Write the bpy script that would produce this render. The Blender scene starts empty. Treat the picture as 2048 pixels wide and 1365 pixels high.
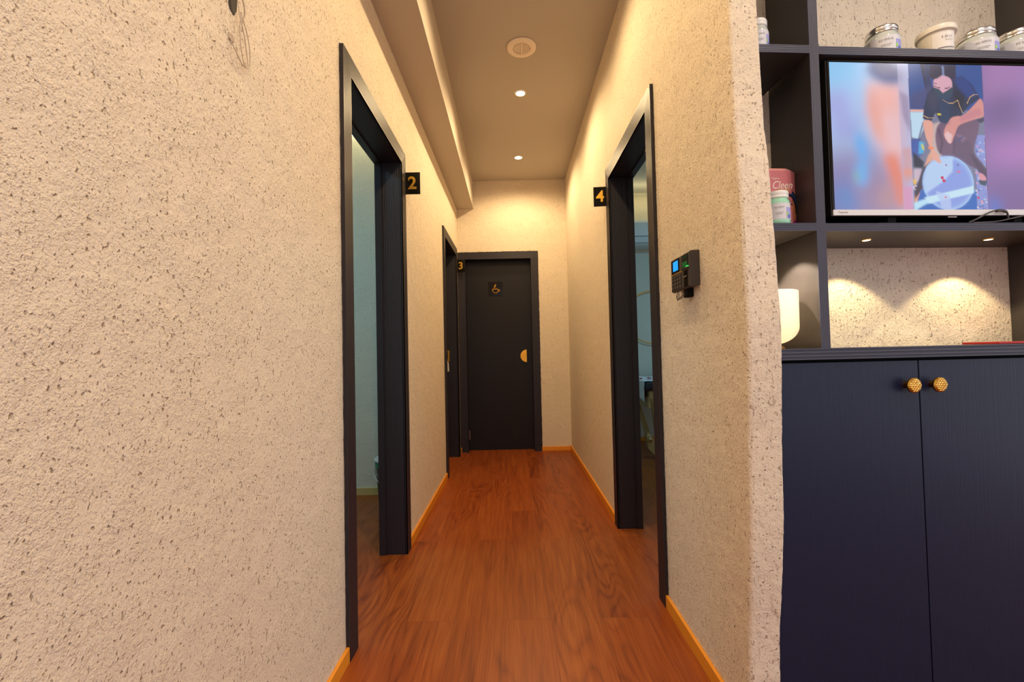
import bpy, bmesh, math, random
import numpy as np
from mathutils import Vector, Matrix, Euler, noise
random.seed(7)
SC = bpy.context.scene
COL = SC.collection

# ------------------------------------------------------------------ camera, world, exposure
cam_d = bpy.data.cameras.new('camera'); cam = bpy.data.objects.new('camera', cam_d); COL.objects.link(cam)
cam_d.sensor_width = 36.0; cam_d.lens = 900.0 / 2048.0 * 36.0
cam_d.clip_start = 0.02
CAMH = 1.05
cam.location = (0, 0, CAMH)
_p, _r = math.radians(1.554), math.radians(1.267)
cam.matrix_world = Matrix.Translation((0, 0, CAMH)) @ Matrix.Rotation(math.radians(90) + _p, 4, 'X') @ Matrix.Rotation(-_r, 4, 'Z')
SC.camera = cam
w = bpy.data.worlds.new('world'); SC.world = w; w.use_nodes = True
w.node_tree.nodes['Background'].inputs[0].default_value = (0.95, 0.93, 1.0, 1)
w.node_tree.nodes['Background'].inputs[1].default_value = 1.15
SC.view_settings.view_transform = 'Standard'
SC.view_settings.look = 'None'
SC.view_settings.gamma = 1.0
SC.view_settings.use_curve_mapping = False
SC.view_settings.exposure = 0.0
WARM = (1.0, 0.72, 0.385)
SPOT_W, SPOT_NEAR_W = 60.0, 42.0       # corridor downlights / downlights over the reception
CABINET_W = 6.0

# ------------------------------------------------------------------ measured places (metres)
XL, XR, YE = -0.583, 0.614, 4.842           # left wall, right wall, end wall
CEIL, BEAM_Z, BEAM_X = 2.928, 2.623, -0.388
TW, TT = 0.077, 0.014                        # door trim width, thickness
def skew(p):                                 # the left wall runs a touch out of parallel
    return Vector((p[0] + 0.0068 * (p[1] - 3.0), p[1], p[2]))

# ------------------------------------------------------------------ materials
def new_mat(name):
    m = bpy.data.materials.new(name); m.use_nodes = True
    return m, m.node_tree.nodes, m.node_tree.links, m.node_tree.nodes['Principled BSDF']
def mat(name, col, rough=0.5, metal=0.0, spec=0.5, emit=None, es=1.0, trans=0.0, coat=0.0, bump=None, ior=1.45, sss=0):
    m, N, L, b = new_mat(name)
    b.inputs['Base Color'].default_value = (*col, 1); b.inputs['Roughness'].default_value = rough
    b.inputs['Metallic'].default_value = metal; b.inputs['Specular IOR Level'].default_value = spec
    b.inputs['Transmission Weight'].default_value = trans; b.inputs['Coat Weight'].default_value = coat
    b.inputs['IOR'].default_value = ior
    if emit: b.inputs['Emission Color'].default_value = (*emit, 1); b.inputs['Emission Strength'].default_value = es
    if sss: b.inputs['Subsurface Weight'].default_value = sss; b.inputs['Subsurface Radius'].default_value = (.05, .04, .03)
    if bump:
        sc3, scale, st, dist = bump
        tc = N.new('ShaderNodeTexCoord'); mp = N.new('ShaderNodeMapping'); mp.inputs['Scale'].default_value = sc3
        nz = N.new('ShaderNodeTexNoise'); nz.inputs['Scale'].default_value = scale; nz.inputs['Detail'].default_value = 3
        bp = N.new('ShaderNodeBump'); bp.inputs['Strength'].default_value = st; bp.inputs['Distance'].default_value = dist
        L.new(tc.outputs['Object'], mp.inputs[0]); L.new(mp.outputs[0], nz.inputs['Vector'])
        L.new(nz.outputs['Fac'], bp.inputs['Height']); L.new(bp.outputs[0], b.inputs['Normal'])
    return m
def plaster(name, col, dist=0.0032, pit=0.7, zs=0.3, gloss=0.8, drag=0.08):
    m, N, L, b = new_mat(name)
    tc = N.new('ShaderNodeTexCoord')
    def nz(sc3, scale, det, rough=0.55):
        mp = N.new('ShaderNodeMapping'); mp.inputs['Scale'].default_value = sc3
        n = N.new('ShaderNodeTexNoise'); n.inputs['Scale'].default_value = scale; n.inputs['Detail'].default_value = det
        n.inputs['Roughness'].default_value = rough
        L.new(tc.outputs['Object'], mp.inputs[0]); L.new(mp.outputs[0], n.inputs['Vector']); return n.outputs['Fac']
    def ramp(src, a, bb, v0, v1):
        r = N.new('ShaderNodeMapRange'); r.inputs['From Min'].default_value = a; r.inputs['From Max'].default_value = bb
        r.inputs['To Min'].default_value = v0; r.inputs['To Max'].default_value = v1; r.interpolation_type = 'SMOOTHSTEP'
        L.new(src, r.inputs['Value']); return r.outputs['Result']
    def math_(op, a, bb):
        q = N.new('ShaderNodeMath'); q.operation = op
        for i, s in enumerate((a, bb)):
            if isinstance(s, (int, float)): q.inputs[i].default_value = s
            else: L.new(s, q.inputs[i])
        return q.outputs[0]
    fine = nz((1, 1, 0.9), 380, 2)
    mid = nz((1, 1, 0.75), 150, 3, 0.55)
    low = nz((1, 1, 0.6), 45, 2, 0.5)
    grooves = ramp(nz((1, 1, zs * 0.3), 120, 3, 0.5), 0.27, 0.40, 1, 0)       # vertical trowel drags
    pits = ramp(nz((1, 1, 0.75), 125, 1.5, 0.5), 0.25, 0.37, 1, 0)               # short pits
    pits2 = ramp(nz((1, 1, 0.75), 250, 1.5, 0.5), 0.28, 0.40, 1, 0)
    flat = ramp(nz((1, 1, 1), 13, 2), 0.36, 0.60, 0.62, 1)                    # patches that were smoothed more
    h = math_('ADD', math_('MULTIPLY', fine, 0.7), math_('MULTIPLY', mid, 1.25))
    h = math_('ADD', h, math_('MULTIPLY', low, 0.8))
    h = math_('MULTIPLY', h, flat)
    h = math_('SUBTRACT', h, math_('MULTIPLY', pits, 0.9))
    h = math_('SUBTRACT', h, math_('MULTIPLY', pits2, 0.3))
    h = math_('SUBTRACT', h, math_('MULTIPLY', grooves, 0.5 * drag))
    pits = math_('ADD', pits, math_('MULTIPLY', pits2, 0.55))
    bp = N.new('ShaderNodeBump'); bp.inputs['Strength'].default_value = 0.9; bp.inputs['Distance'].default_value = dist
    L.new(h, bp.inputs['Height']); L.new(bp.outputs[0], b.inputs['Normal'])
    mx = N.new('ShaderNodeMix'); mx.data_type = 'RGBA'
    mx.inputs['A'].default_value = (*col, 1); mx.inputs['B'].default_value = (col[0] * .55, col[1] * .48, col[2] * .42, 1)
    pit_shade = math_('MINIMUM', math_('ADD', math_('MULTIPLY', pits, pit), math_('MULTIPLY', grooves, pit * 0.5 * drag)), 1.0)  # shade inside pits and drags, mixed into the base colour
    L.new(pit_shade, mx.inputs['Factor']); L.new(mx.outputs['Result'], b.inputs['Base Color'])
    b.inputs['Roughness'].default_value = gloss; b.inputs['Specular IOR Level'].default_value = 0.35
    return m
def laminate(name, c1, c2, c3, rough=0.38):
    m, N, L, b = new_mat(name)
    tc = N.new('ShaderNodeTexCoord')
    rot = N.new('ShaderNodeMapping'); rot.inputs['Rotation'].default_value = (0, 0, math.radians(90)); rot.inputs['Location'].default_value = (0.13, 0.06, 0)
    L.new(tc.outputs['Object'], rot.inputs[0])
    br = N.new('ShaderNodeTexBrick'); br.offset = 0.37
    for k, v in (('Scale', 1.0), ('Mortar Size', 0.0012), ('Mortar Smooth', 0.3), ('Brick Width', 1.22), ('Row Height', 0.19), ('Bias', 0.0)): br.inputs[k].default_value = v
    br.inputs['Color1'].default_value = (0, 0, 0, 1); br.inputs['Color2'].default_value = (1, 1, 1, 1); br.inputs['Mortar'].default_value = (0.5, 0.5, 0.5, 1)
    L.new(rot.outputs[0], br.inputs['Vector'])
    # offset the grain per plank
    sep = N.new('ShaderNodeVectorMath'); sep.operation = 'SCALE'; sep.inputs['Scale'].default_value = 7.3
    L.new(br.outputs['Color'], sep.inputs[0])
    add = N.new('ShaderNodeVectorMath'); add.operation = 'ADD'; L.new(tc.outputs['Object'], add.inputs[0]); L.new(sep.outputs[0], add.inputs[1])
    def noise_(sc3, scale, det, dis=0.0):
        mp = N.new('ShaderNodeMapping'); mp.inputs['Scale'].default_value = sc3
        n = N.new('ShaderNodeTexNoise'); n.inputs['Scale'].default_value = scale; n.inputs['Detail'].default_value = det; n.inputs['Distortion'].default_value = dis
        L.new(add.outputs[0], mp.inputs[0]); L.new(mp.outputs[0], n.inputs['Vector']); return n.outputs['Fac']
    broad = noise_((1, 0.17, 1), 5.5, 1.5, 0.15)
    # cathedral rings: contour lines of a stretched noise
    rings = N.new('ShaderNodeMath'); rings.operation = 'MULTIPLY'; L.new(broad, rings.inputs[0]); rings.inputs[1].default_value = 95
    sn = N.new('ShaderNodeMath'); sn.operation = 'SINE'; L.new(rings.outputs[0], sn.inputs[0])
    streak = noise_((1, 0.018, 1), 260, 3)
    streak2 = noise_((1, 0.05, 1), 34, 3)
    def mr(src, a, bb, v0, v1):
        r = N.new('ShaderNodeMapRange'); r.inputs['From Min'].default_value = a; r.inputs['From Max'].default_value = bb
        r.inputs['To Min'].default_value = v0; r.inputs['To Max'].default_value = v1; L.new(src, r.inputs['Value']); return r.outputs['Result']
    def mth(op, a, bb):
        q = N.new('ShaderNodeMath'); q.operation = op
        for i, s in enumerate((a, bb)):
            if isinstance(s, (int, float)): q.inputs[i].default_value = s
            else: L.new(s, q.inputs[i])
        return q.outputs[0]
    sepc = N.new('ShaderNodeSeparateColor'); L.new(br.outputs['Color'], sepc.inputs[0])
    f = mth('ADD', mr(streak, .3, .7, 0, .34), mr(streak2, .3, .7, 0, .28))
    ringmask = mr(noise_((1, 0.3, 1), 3.2, 1), .44, .60, 0, 1)
    ringv = mth('MULTIPLY', mth('SUBTRACT', 1.0, mth('POWER', mr(sn.outputs[0], -1, 1, 0, 1), 0.4)), ringmask)
    f = mth('ADD', mth('ADD', f, 0.17), mth('MULTIPLY', ringv, -0.30))
    f = mth('ADD', f, mth('MULTIPLY', sepc.outputs[0], 0.12))
    cr = N.new('ShaderNodeValToRGB'); e = cr.color_ramp.elements
    e[0].position = 0.12; e[0].color = (*c1, 1); e[1].position = 0.95; e[1].color = (*c3, 1); q = e.new(0.52); q.color = (*c2, 1)
    L.new(f, cr.inputs[0])
    mo = N.new('ShaderNodeMix'); mo.data_type = 'RGBA'; mo.inputs['B'].default_value = (c1[0] * .5, c1[1] * .5, c1[2] * .5, 1)
    L.new(mth('MULTIPLY', br.outputs['Fac'], 0.35), mo.inputs['Factor']); L.new(cr.outputs[0], mo.inputs['A'])
    L.new(mo.outputs['Result'], b.inputs['Base Color'])
    bp = N.new('ShaderNodeBump'); bp.inputs['Strength'].default_value = 0.12; bp.inputs['Distance'].default_value = 0.001
    L.new(f, bp.inputs['Height']); L.new(bp.outputs[0], b.inputs['Normal'])
    b.inputs['Roughness'].default_value = rough; b.inputs['Specular IOR Level'].default_value = 0.45
    return m
def ribbed(name, col, axis, rough=0.42, scale=330, dist=0.0006, st=0.5, spec=0.5):
    """painted board with fine grooves; axis = direction across the grooves"""
    m, N, L, b = new_mat(name)
    tc = N.new('ShaderNodeTexCoord'); mp = N.new('ShaderNodeMapping')
    s = [0.012, 0.012, 0.012]
    for a in axis: s['XYZ'.index(a)] = 1.0
    mp.inputs['Scale'].default_value = s
    n = N.new('ShaderNodeTexNoise'); n.inputs['Scale'].default_value = scale; n.inputs['Detail'].default_value = 2
    L.new(tc.outputs['Object'], mp.inputs[0]); L.new(mp.outputs[0], n.inputs['Vector'])
    bp = N.new('ShaderNodeBump'); bp.inputs['Strength'].default_value = st; bp.inputs['Distance'].default_value = dist
    L.new(n.outputs['Fac'], bp.inputs['Height']); L.new(bp.outputs[0], b.inputs['Normal'])
    b.inputs['Base Color'].default_value = (*col, 1); b.inputs['Roughness'].default_value = rough
    b.inputs['Specular IOR Level'].default_value = spec
    return m
M = {}
M['plaster'] = plaster('plaster_cream', (0.78, 0.68, 0.54))
M['plaster_drag'] = plaster('plaster_dragged', (0.78, 0.68, 0.54), drag=0.9, zs=0.5)
M['plaster_blue'] = plaster('plaster_left_room', (0.74, 0.68, 0.58), pit=0.5)
M['plaster_sky'] = plaster('plaster_right_room', (0.74, 0.68, 0.58), pit=0.4, dist=0.002)
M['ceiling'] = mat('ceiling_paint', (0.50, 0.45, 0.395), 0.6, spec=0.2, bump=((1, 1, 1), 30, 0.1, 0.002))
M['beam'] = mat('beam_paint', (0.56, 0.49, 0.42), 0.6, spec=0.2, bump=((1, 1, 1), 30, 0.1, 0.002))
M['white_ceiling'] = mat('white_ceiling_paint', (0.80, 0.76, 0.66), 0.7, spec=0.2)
M['floor'] = laminate('laminate_floor', (0.13, 0.020, 0.002), (0.27, 0.055, 0.006), (0.40, 0.105, 0.016))
M['trim_v'] = ribbed('navy_trim', (0.016, 0.013, 0.020), 'XY', 0.42, spec=0.45)
M['leaf_v'] = ribbed('navy_door', (0.010, 0.008, 0.010), 'XY', 0.42, scale=230, dist=0.0012, st=0.6, spec=0.25)
M['cab_door'] = ribbed('navy_cabinet_door', (0.006, 0.011, 0.038), 'XY', 0.40, scale=230, dist=0.001, st=0.5, spec=0.35)
M['cab_body'] = ribbed('navy_cabinet_body', (0.050, 0.052, 0.082), 'Z', 0.42, scale=230, dist=0.001, st=0.5)
M['cab_side'] = ribbed('navy_cabinet_side', (0.044, 0.038, 0.037), 'XY', 0.45, scale=160, dist=0.001, st=0.5)
M['base'] = mat('pine_baseboard', (0.80, 0.30, 0.02), 0.35, spec=0.5, bump=((1, 0.1, 1), 90, 0.2, 0.001))
M['base_pale'] = mat('pale_baseboard', (0.60, 0.42, 0.16), 0.4)
M['gap'] = mat('dark_sealant', (0.03, 0.022, 0.02), 0.7)
M['black'] = mat('black_plastic', (0.012, 0.012, 0.013), 0.35)
M['black_matte'] = mat('black_matte', (0.006, 0.006, 0.007), 0.8, spec=0.2)
M['black_gloss'] = mat('black_acrylic', (0.010, 0.008, 0.006), 0.12, spec=0.25)
M['brown_black'] = mat('terminal_plastic', (0.040, 0.034, 0.034), 0.45)
M['gold'] = mat('gold', (1.0, 0.56, 0.07), 0.28, 0.85)
M['gold_satin'] = mat('gold_satin', (0.85, 0.48, 0.08), 0.4, 0.8)
M['gold_dark'] = mat('gold_recess', (0.45, 0.22, 0.03), 0.25, 1.0)
M['gold_polished'] = mat('gold_polished', (1.0, 0.66, 0.18), 0.12, 1.0)
M['silver'] = mat('aluminium_lid', (0.80, 0.78, 0.74), 0.25, 1.0)
M['white_plastic'] = mat('white_plastic', (0.80, 0.79, 0.76), 0.35)
M['cream_plastic'] = mat('cream_plastic', (0.82, 0.76, 0.64), 0.35, sss=0.2)
M['grey_jar'] = mat('jar_plastic', (0.56, 0.60, 0.56), 0.12, coat=0.6)
M['green_jar'] = mat('mint_jar_plastic', (0.36, 0.72, 0.52), 0.12, coat=0.6)
M['label'] = mat('label_paper', (0.66, 0.66, 0.70), 0.4)
M['label_white'] = mat('label_white', (0.82, 0.78, 0.72), 0.4)
M['ink'] = mat('ink', (0.16, 0.16, 0.18), 0.6)
M['ink_brown'] = mat('ink_brown', (0.14, 0.07, 0.06), 0.6)
M['lilac'] = mat('label_lilac', (0.36, 0.36, 0.75), 0.45)
M['leafgreen'] = mat('label_green', (0.35, 0.70, 0.10), 0.45)
M['blueberry'] = mat('label_blue', (0.10, 0.16, 0.45), 0.45)
M['pink'] = mat('pink_card', (0.62, 0.19, 0.22), 0.5)
M['pink_light'] = mat('pink_card_light', (0.88, 0.38, 0.34), 0.5)
M['cream_ink'] = mat('cream_ink', (0.92, 0.80, 0.66), 0.5)
M['gold_ink'] = mat('gold_ink', (0.65, 0.40, 0.14), 0.5)
M['skin_ink'] = mat('drawn_skin', (0.62, 0.19, 0.09), 0.5)
M['hair_ink'] = mat('drawn_hair', (0.012, 0.010, 0.016), 0.5)
M['blue_ink'] = mat('drawn_headband', (0.015, 0.06, 0.22), 0.5)
M['magenta_ink'] = mat('drawn_top', (0.35, 0.0, 0.14), 0.5)
M['bowl'] = mat('frosted_white_glass', (0.93, 0.90, 0.82), 0.5, sss=0.6)
M['red'] = mat('red_card', (0.45, 0.02, 0.02), 0.35)
M['white_cable'] = mat('white_cable', (0.50, 0.40, 0.30), 0.5)
M['dark_cable'] = mat('dark_cable', (0.06, 0.05, 0.05), 0.4)
M['wood'] = mat('beech_wood', (0.42, 0.25, 0.09), 0.45, bump=((0.1, 1, 1), 60, 0.1, 0.001))
M['cloth'] = mat('white_cloth', (0.78, 0.80, 0.82), 0.9, spec=0.1)
M['petal'] = mat('red_petal', (0.55, 0.01, 0.06), 0.6)
M['vinyl'] = mat('black_vinyl', (0.02, 0.022, 0.03), 0.3)
M['ac'] = mat('ac_plastic', (0.74, 0.78, 0.80), 0.4)
M['ac_dark'] = mat('ac_slot', (0.08, 0.10, 0.11), 0.5)
M['chrome'] = mat('chrome', (0.8, 0.8, 0.82), 0.12, 1.0)
M['binbody'] = mat('bin_body', (0.05, 0.025, 0.022), 0.25)
M['binlid'] = mat('bin_lid', (0.55, 0.50, 0.52), 0.3)
M['bag'] = mat('green_bag', (0.01, 0.20, 0.10), 0.4)
M['vent'] = mat('vent_plastic', (0.86, 0.74, 0.62), 0.4)
M['vent_dark'] = mat('vent_slot', (0.22, 0.14, 0.10), 0.7)
M['lamp_glow'] = mat('lamp_glow', (1, 0.9, 0.75), 0.4, emit=(1.0, 0.84, 0.6), es=22)
M['lamp_small'] = mat('cabinet_lamp_glow', (1, 0.9, 0.75), 0.4, emit=(1.0, 0.80, 0.50), es=14)
M['cove_glow'] = mat('cove_glow', (1, 1, 0.9), 0.4, emit=(1.0, 0.95, 0.62), es=2.5)
M['blue_lcd'] = mat('lcd_glow', (0, 0.1, 0.3), 0.3, emit=(0.0, 0.36, 1.0), es=1.0)
M['green_led'] = mat('green_sensor', (0.0, 0.05, 0.01), 0.2, emit=(0.0, 0.10, 0.02), es=0.6)
M['green_spark'] = mat('green_sensor_light', (0.0, 0.3, 0.05), 0.2, emit=(0.05, 0.8, 0.12), es=0.9)
M['key'] = mat('keypad_key', (0.035, 0.032, 0.032), 0.4)
M['key_mark'] = mat('keypad_mark', (0.25, 0.23, 0.21), 0.5)
M['bezel_white'] = mat('tv_white_strip', (0.72, 0.74, 0.76), 0.35, emit=None)
M['ridge'] = mat('grey_brown_plastic', (0.22, 0.16, 0.13), 0.5)
M['grey_text'] = mat('grey_text', (0.30, 0.29, 0.28), 0.5)

# ------------------------------------------------------------------ building helpers
def tag(o, label=None, cat=None, group=None, kind=None):
    if label: o['label'] = label
    if cat: o['category'] = cat
    if group: o['group'] = group
    if kind: o['kind'] = kind
    return o
def empty(name, loc, label=None, cat=None, group=None, kind=None, rz=0.0):
    o = bpy.data.objects.new(name, None); COL.objects.link(o); o.empty_display_size = 0.05
    o.location = loc; o.rotation_euler = (0, 0, rz)
    return tag(o, label, cat, group, kind)
def world_of(o):
    m = Matrix.Identity(4)
    while o is not None:
        m = (Matrix.Translation(o.location) @ o.rotation_euler.to_matrix().to_4x4()) @ m
        o = o.parent
    return m
class MB:
    def __init__(self, f=None): self.v = []; self.q = []; self.mi = []; self.f = f; self.cur = 0
    def add(self, vs, fs):
        n = len(self.v); self.v += [Vector(p) if self.f is None else Vector(self.f(p)) for p in vs]
        self.q += [tuple(i + n for i in f) for f in fs]; self.mi += [self.cur] * len(fs); return self
    def box(self, x0, x1, y0, y1, z0, z1, b=0.0):
        x0, x1 = sorted((x0, x1)); y0, y1 = sorted((y0, y1)); z0, z1 = sorted((z0, z1))
        if b <= 0:
            vs = [(x, y, z) for z in (z0, z1) for y in (y0, y1) for x in (x0, x1)]
            return self.add(vs, [(0, 2, 3, 1), (4, 5, 7, 6), (0, 1, 5, 4), (2, 6, 7, 3), (0, 4, 6, 2), (1, 3, 7, 5)])
        bm = bmesh.new(); bmesh.ops.create_cube(bm, size=1)
        for v in bm.verts: v.co = Vector(((x0 + x1) / 2 + v.co.x * (x1 - x0), (y0 + y1) / 2 + v.co.y * (y1 - y0), (z0 + z1) / 2 + v.co.z * (z1 - z0)))
        bmesh.ops.bevel(bm, geom=bm.edges[:], offset=b, segments=2, affect='EDGES', profile=0.5)
        self.bm(bm); return self
    def bm(self, bm):
        bm.verts.ensure_lookup_table(); bm.verts.index_update()
        self.add([v.co.copy() for v in bm.verts], [tuple(v.index for v in f.verts) for f in bm.faces]); bm.free(); return self
    def lathe(self, prof, c=(0, 0, 0), n=40, axis='Z', sx=1.0, sy=1.0, caps=True):
        vs = []; fs = []
        for r, h in prof:
            for k in range(n):
                a = 2 * math.pi * k / n; p = (r * math.cos(a) * sx, r * math.sin(a) * sy, h)
                if axis == 'Y': p = (p[0], p[2], p[1])
                if axis == 'X': p = (p[2], p[0], p[1])
                vs.append((c[0] + p[0], c[1] + p[1], c[2] + p[2]))
        for i in range(len(prof) - 1):
            for k in range(n):
                fs.append((i * n + k, i * n + (k + 1) % n, (i + 1) * n + (k + 1) % n, (i + 1) * n + k))
        if caps: fs.append(tuple(range(n - 1, -1, -1))); fs.append(tuple((len(prof) - 1) * n + k for k in range(n)))
        return self.add(vs, fs)
    def tube(self, pts, r, n=8, sub=6, closed=False):
        P = [Vector(p) for p in pts]
        if sub > 1 and len(P) > 2:      # Catmull-Rom
            Q = []; m = len(P)
            for i in range(m if closed else m - 1):
                if closed: a, b_, c, d = P[(i - 1) % m], P[i], P[(i + 1) % m], P[(i + 2) % m]
                else: a, b_, c, d = P[max(i - 1, 0)], P[i], P[i + 1], P[min(i + 2, m - 1)]
                for s in range(sub):
                    t = s / sub
                    Q.append(0.5 * ((2 * b_) + (c - a) * t + (2 * a - 5 * b_ + 4 * c - d) * t * t + (3 * b_ - a - 3 * c + d) * t ** 3))
            if not closed: Q.append(P[-1])
            P = Q
        vs = []; fs = []; up = Vector((0.3, 0.2, 1)).normalized(); m = len(P)
        for i, p in enumerate(P):
            t = (P[(i + 1) % m] - P[i - 1]) if closed else (P[min(i + 1, m - 1)] - P[max(i - 1, 0)])
            t.normalize(); a = t.cross(up)
            if a.length < 1e-3: a = t.cross(Vector((1, 0, 0)))
            a.normalize(); b_ = t.cross(a)
            for k in range(n):
                g = 2 * math.pi * k / n; vs.append(p + (a * math.cos(g) + b_ * math.sin(g)) * r)
        for i in range(m if closed else m - 1):
            j = (i + 1) % m
            for k in range(n): fs.append((i * n + k, i * n + (k + 1) % n, j * n + (k + 1) % n, j * n + k))
        if not closed: fs.append(tuple(range(n - 1, -1, -1))); fs.append(tuple((m - 1) * n + k for k in range(n)))
        return self.add(vs, fs)
    def prism(self, pts, d0, d1, plane):
        """polygon pts (a,b) pushed from d0 to d1; plane(a,b,d)->xyz"""
        n = len(pts)
        vs = [plane(a, b_, d0) for a, b_ in pts] + [plane(a, b_, d1) for a, b_ in pts]
        fs = [tuple(range(n)), tuple(range(2 * n - 1, n - 1, -1))] + [(k, n + k, n + (k + 1) % n, (k + 1) % n) for k in range(n)]
        return self.add(vs, fs)
    def loft(self, rows):
        """rows of equal-length point lists"""
        n = len(rows[0]); vs = [p for r in rows for p in r]; fs = []
        for i in range(len(rows) - 1):
            for k in range(n - 1): fs.append((i * n + k, i * n + k + 1, (i + 1) * n + k + 1, (i + 1) * n + k))
        return self.add(vs, fs)
    def build(self, name, mats, parent=None, smooth=False, bevel=0.0, loc=None):
        me = bpy.data.meshes.new(name)
        inv = world_of(parent).inverted() if parent is not None else (Matrix.Translation(loc).inverted() if loc is not None else Matrix.Identity(4))
        me.from_pydata([tuple(inv @ v) for v in self.v], [], self.q)
        if not isinstance(mats, (list, tuple)): mats = [mats]
        for m in mats: me.materials.append(m)
        if len(mats) > 1: me.polygons.foreach_set('material_index', self.mi)
        bm = bmesh.new(); bm.from_mesh(me); bmesh.ops.recalc_face_normals(bm, faces=bm.faces[:]); bm.to_mesh(me); bm.free()
        me.update()
        if smooth:
            me.polygons.foreach_set('use_smooth', [True] * len(me.polygons))
            try: me.set_sharp_from_angle(angle=math.radians(38))
            except Exception: pass
        o = bpy.data.objects.new(name, me); COL.objects.link(o)
        if parent is not None: o.parent = parent
        elif loc is not None: o.location = loc
        if bevel > 0:
            b = o.modifiers.new('bevel', 'BEVEL'); b.width = bevel; b.segments = 2; b.limit_method = 'ANGLE'; b.angle_limit = math.radians(40)
        return o
def text_mesh(s, size, m, parent, name, place, depth=0.0008, offset=0.0, shear=0.0, xs=1.0, align='CENTER'):
    """place: 4x4 world matrix; text lies in its local XY plane, +Z towards the reader"""
    cu = bpy.data.curves.new(name, 'FONT'); cu.body = s; cu.size = size; cu.extrude = depth; cu.offset = offset; cu.shear = shear
    cu.align_x = align; cu.align_y = 'CENTER'; cu.resolution_u = 4
    t = bpy.data.objects.new(name, cu); COL.objects.link(t)
    dg = bpy.context.evaluated_depsgraph_get(); me = bpy.data.meshes.new_from_object(t.evaluated_get(dg))
    bpy.data.objects.remove(t)
    inv = world_of(parent).inverted() if parent is not None else Matrix.Identity(4)
    for v in me.vertices: v.co = inv @ (place @ Vector((v.co.x * xs, v.co.y, v.co.z)))
    me.materials.clear(); me.materials.append(m)
    o = bpy.data.objects.new(name, me); COL.objects.link(o)
    if parent is not None: o.parent = parent
    return o
def frame_mat(origin, xdir, zdir):
    x = Vector(xdir).normalized(); z = Vector(zdir).normalized(); y = z.cross(x)
    m = Matrix((x, y, z)).transposed().to_4x4(); m.translation = Vector(origin); return m
def add_spot(name, loc, power, color, size_deg, blend, parent=None, radius=0.03, direction=(0, 0, -1)):
    d = bpy.data.lights.new(name, 'SPOT'); d.energy = power; d.color = color; d.spot_size = math.radians(size_deg); d.spot_blend = blend
    d.shadow_soft_size = radius
    o = bpy.data.objects.new(name, d); COL.objects.link(o)
    q = Vector(direction).to_track_quat('-Z', 'Y')
    if parent is not None:
        o.parent = parent; inv = world_of(parent).inverted(); o.location = inv @ Vector(loc)
        o.rotation_euler = (inv.to_3x3() @ q.to_matrix()).to_euler()
    else: o.location = loc; o.rotation_euler = q.to_euler()
    return o

# ------------------------------------------------------------------ room shell
# doors: (near edge, far edge, height) of the outer trim
D2 = (1.575, 2.482, 2.170); D3 = (3.824, 4.712, 2.158); D4 = (1.859, 2.760, 2.168)
DE = (-0.566, 0.2975, 2.149)
TH = 0.14
YB = -3.2          # how far the reception runs back behind the camera
def wall_with_holes(a0, a1, z1, holes, put):
    """vertical slabs around door holes; put(a0,a1,z0,z1)"""
    a = a0
    for h0, h1, hz in holes:
        put(a, h0, 0, z1); put(h0, h1, hz, z1); a = h1
    put(a, a1, 0, z1)
def hole(d): return (d[0] + TW - 0.012, d[1] - TW + 0.012, d[2] - TW + 0.012)
mb = MB(skew); wall_with_holes(YB, YE + 0.1, CEIL + 0.02, [hole(D2), hole(D3)], lambda a, b_, c, d: mb.box(XL - 0.12, XL, a, b_, c, d))
tag(mb.build('wall_left', M['plaster']), kind='structure')
# end wall with door hole
mb = MB(); he = hole(DE)
wall_with_holes(XL - 0.15, XR + 0.02, CEIL + 0.02, [he], lambda a, b_, c, d: mb.box(a, b_, YE, YE + 0.12, c, d))
tag(mb.build('wall_back', M['plaster']), kind='structure')
# right wall beyond the pillar
mb = MB(); wall_with_holes(D4[0] + TW - 0.012, YE + 0.1, CEIL + 0.02, [hole(D4)], lambda a, b_, c, d: mb.box(XR, XR + 0.12, a, b_, c, d))
tag(mb.build('wall_right', M['plaster']), kind='structure')
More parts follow.
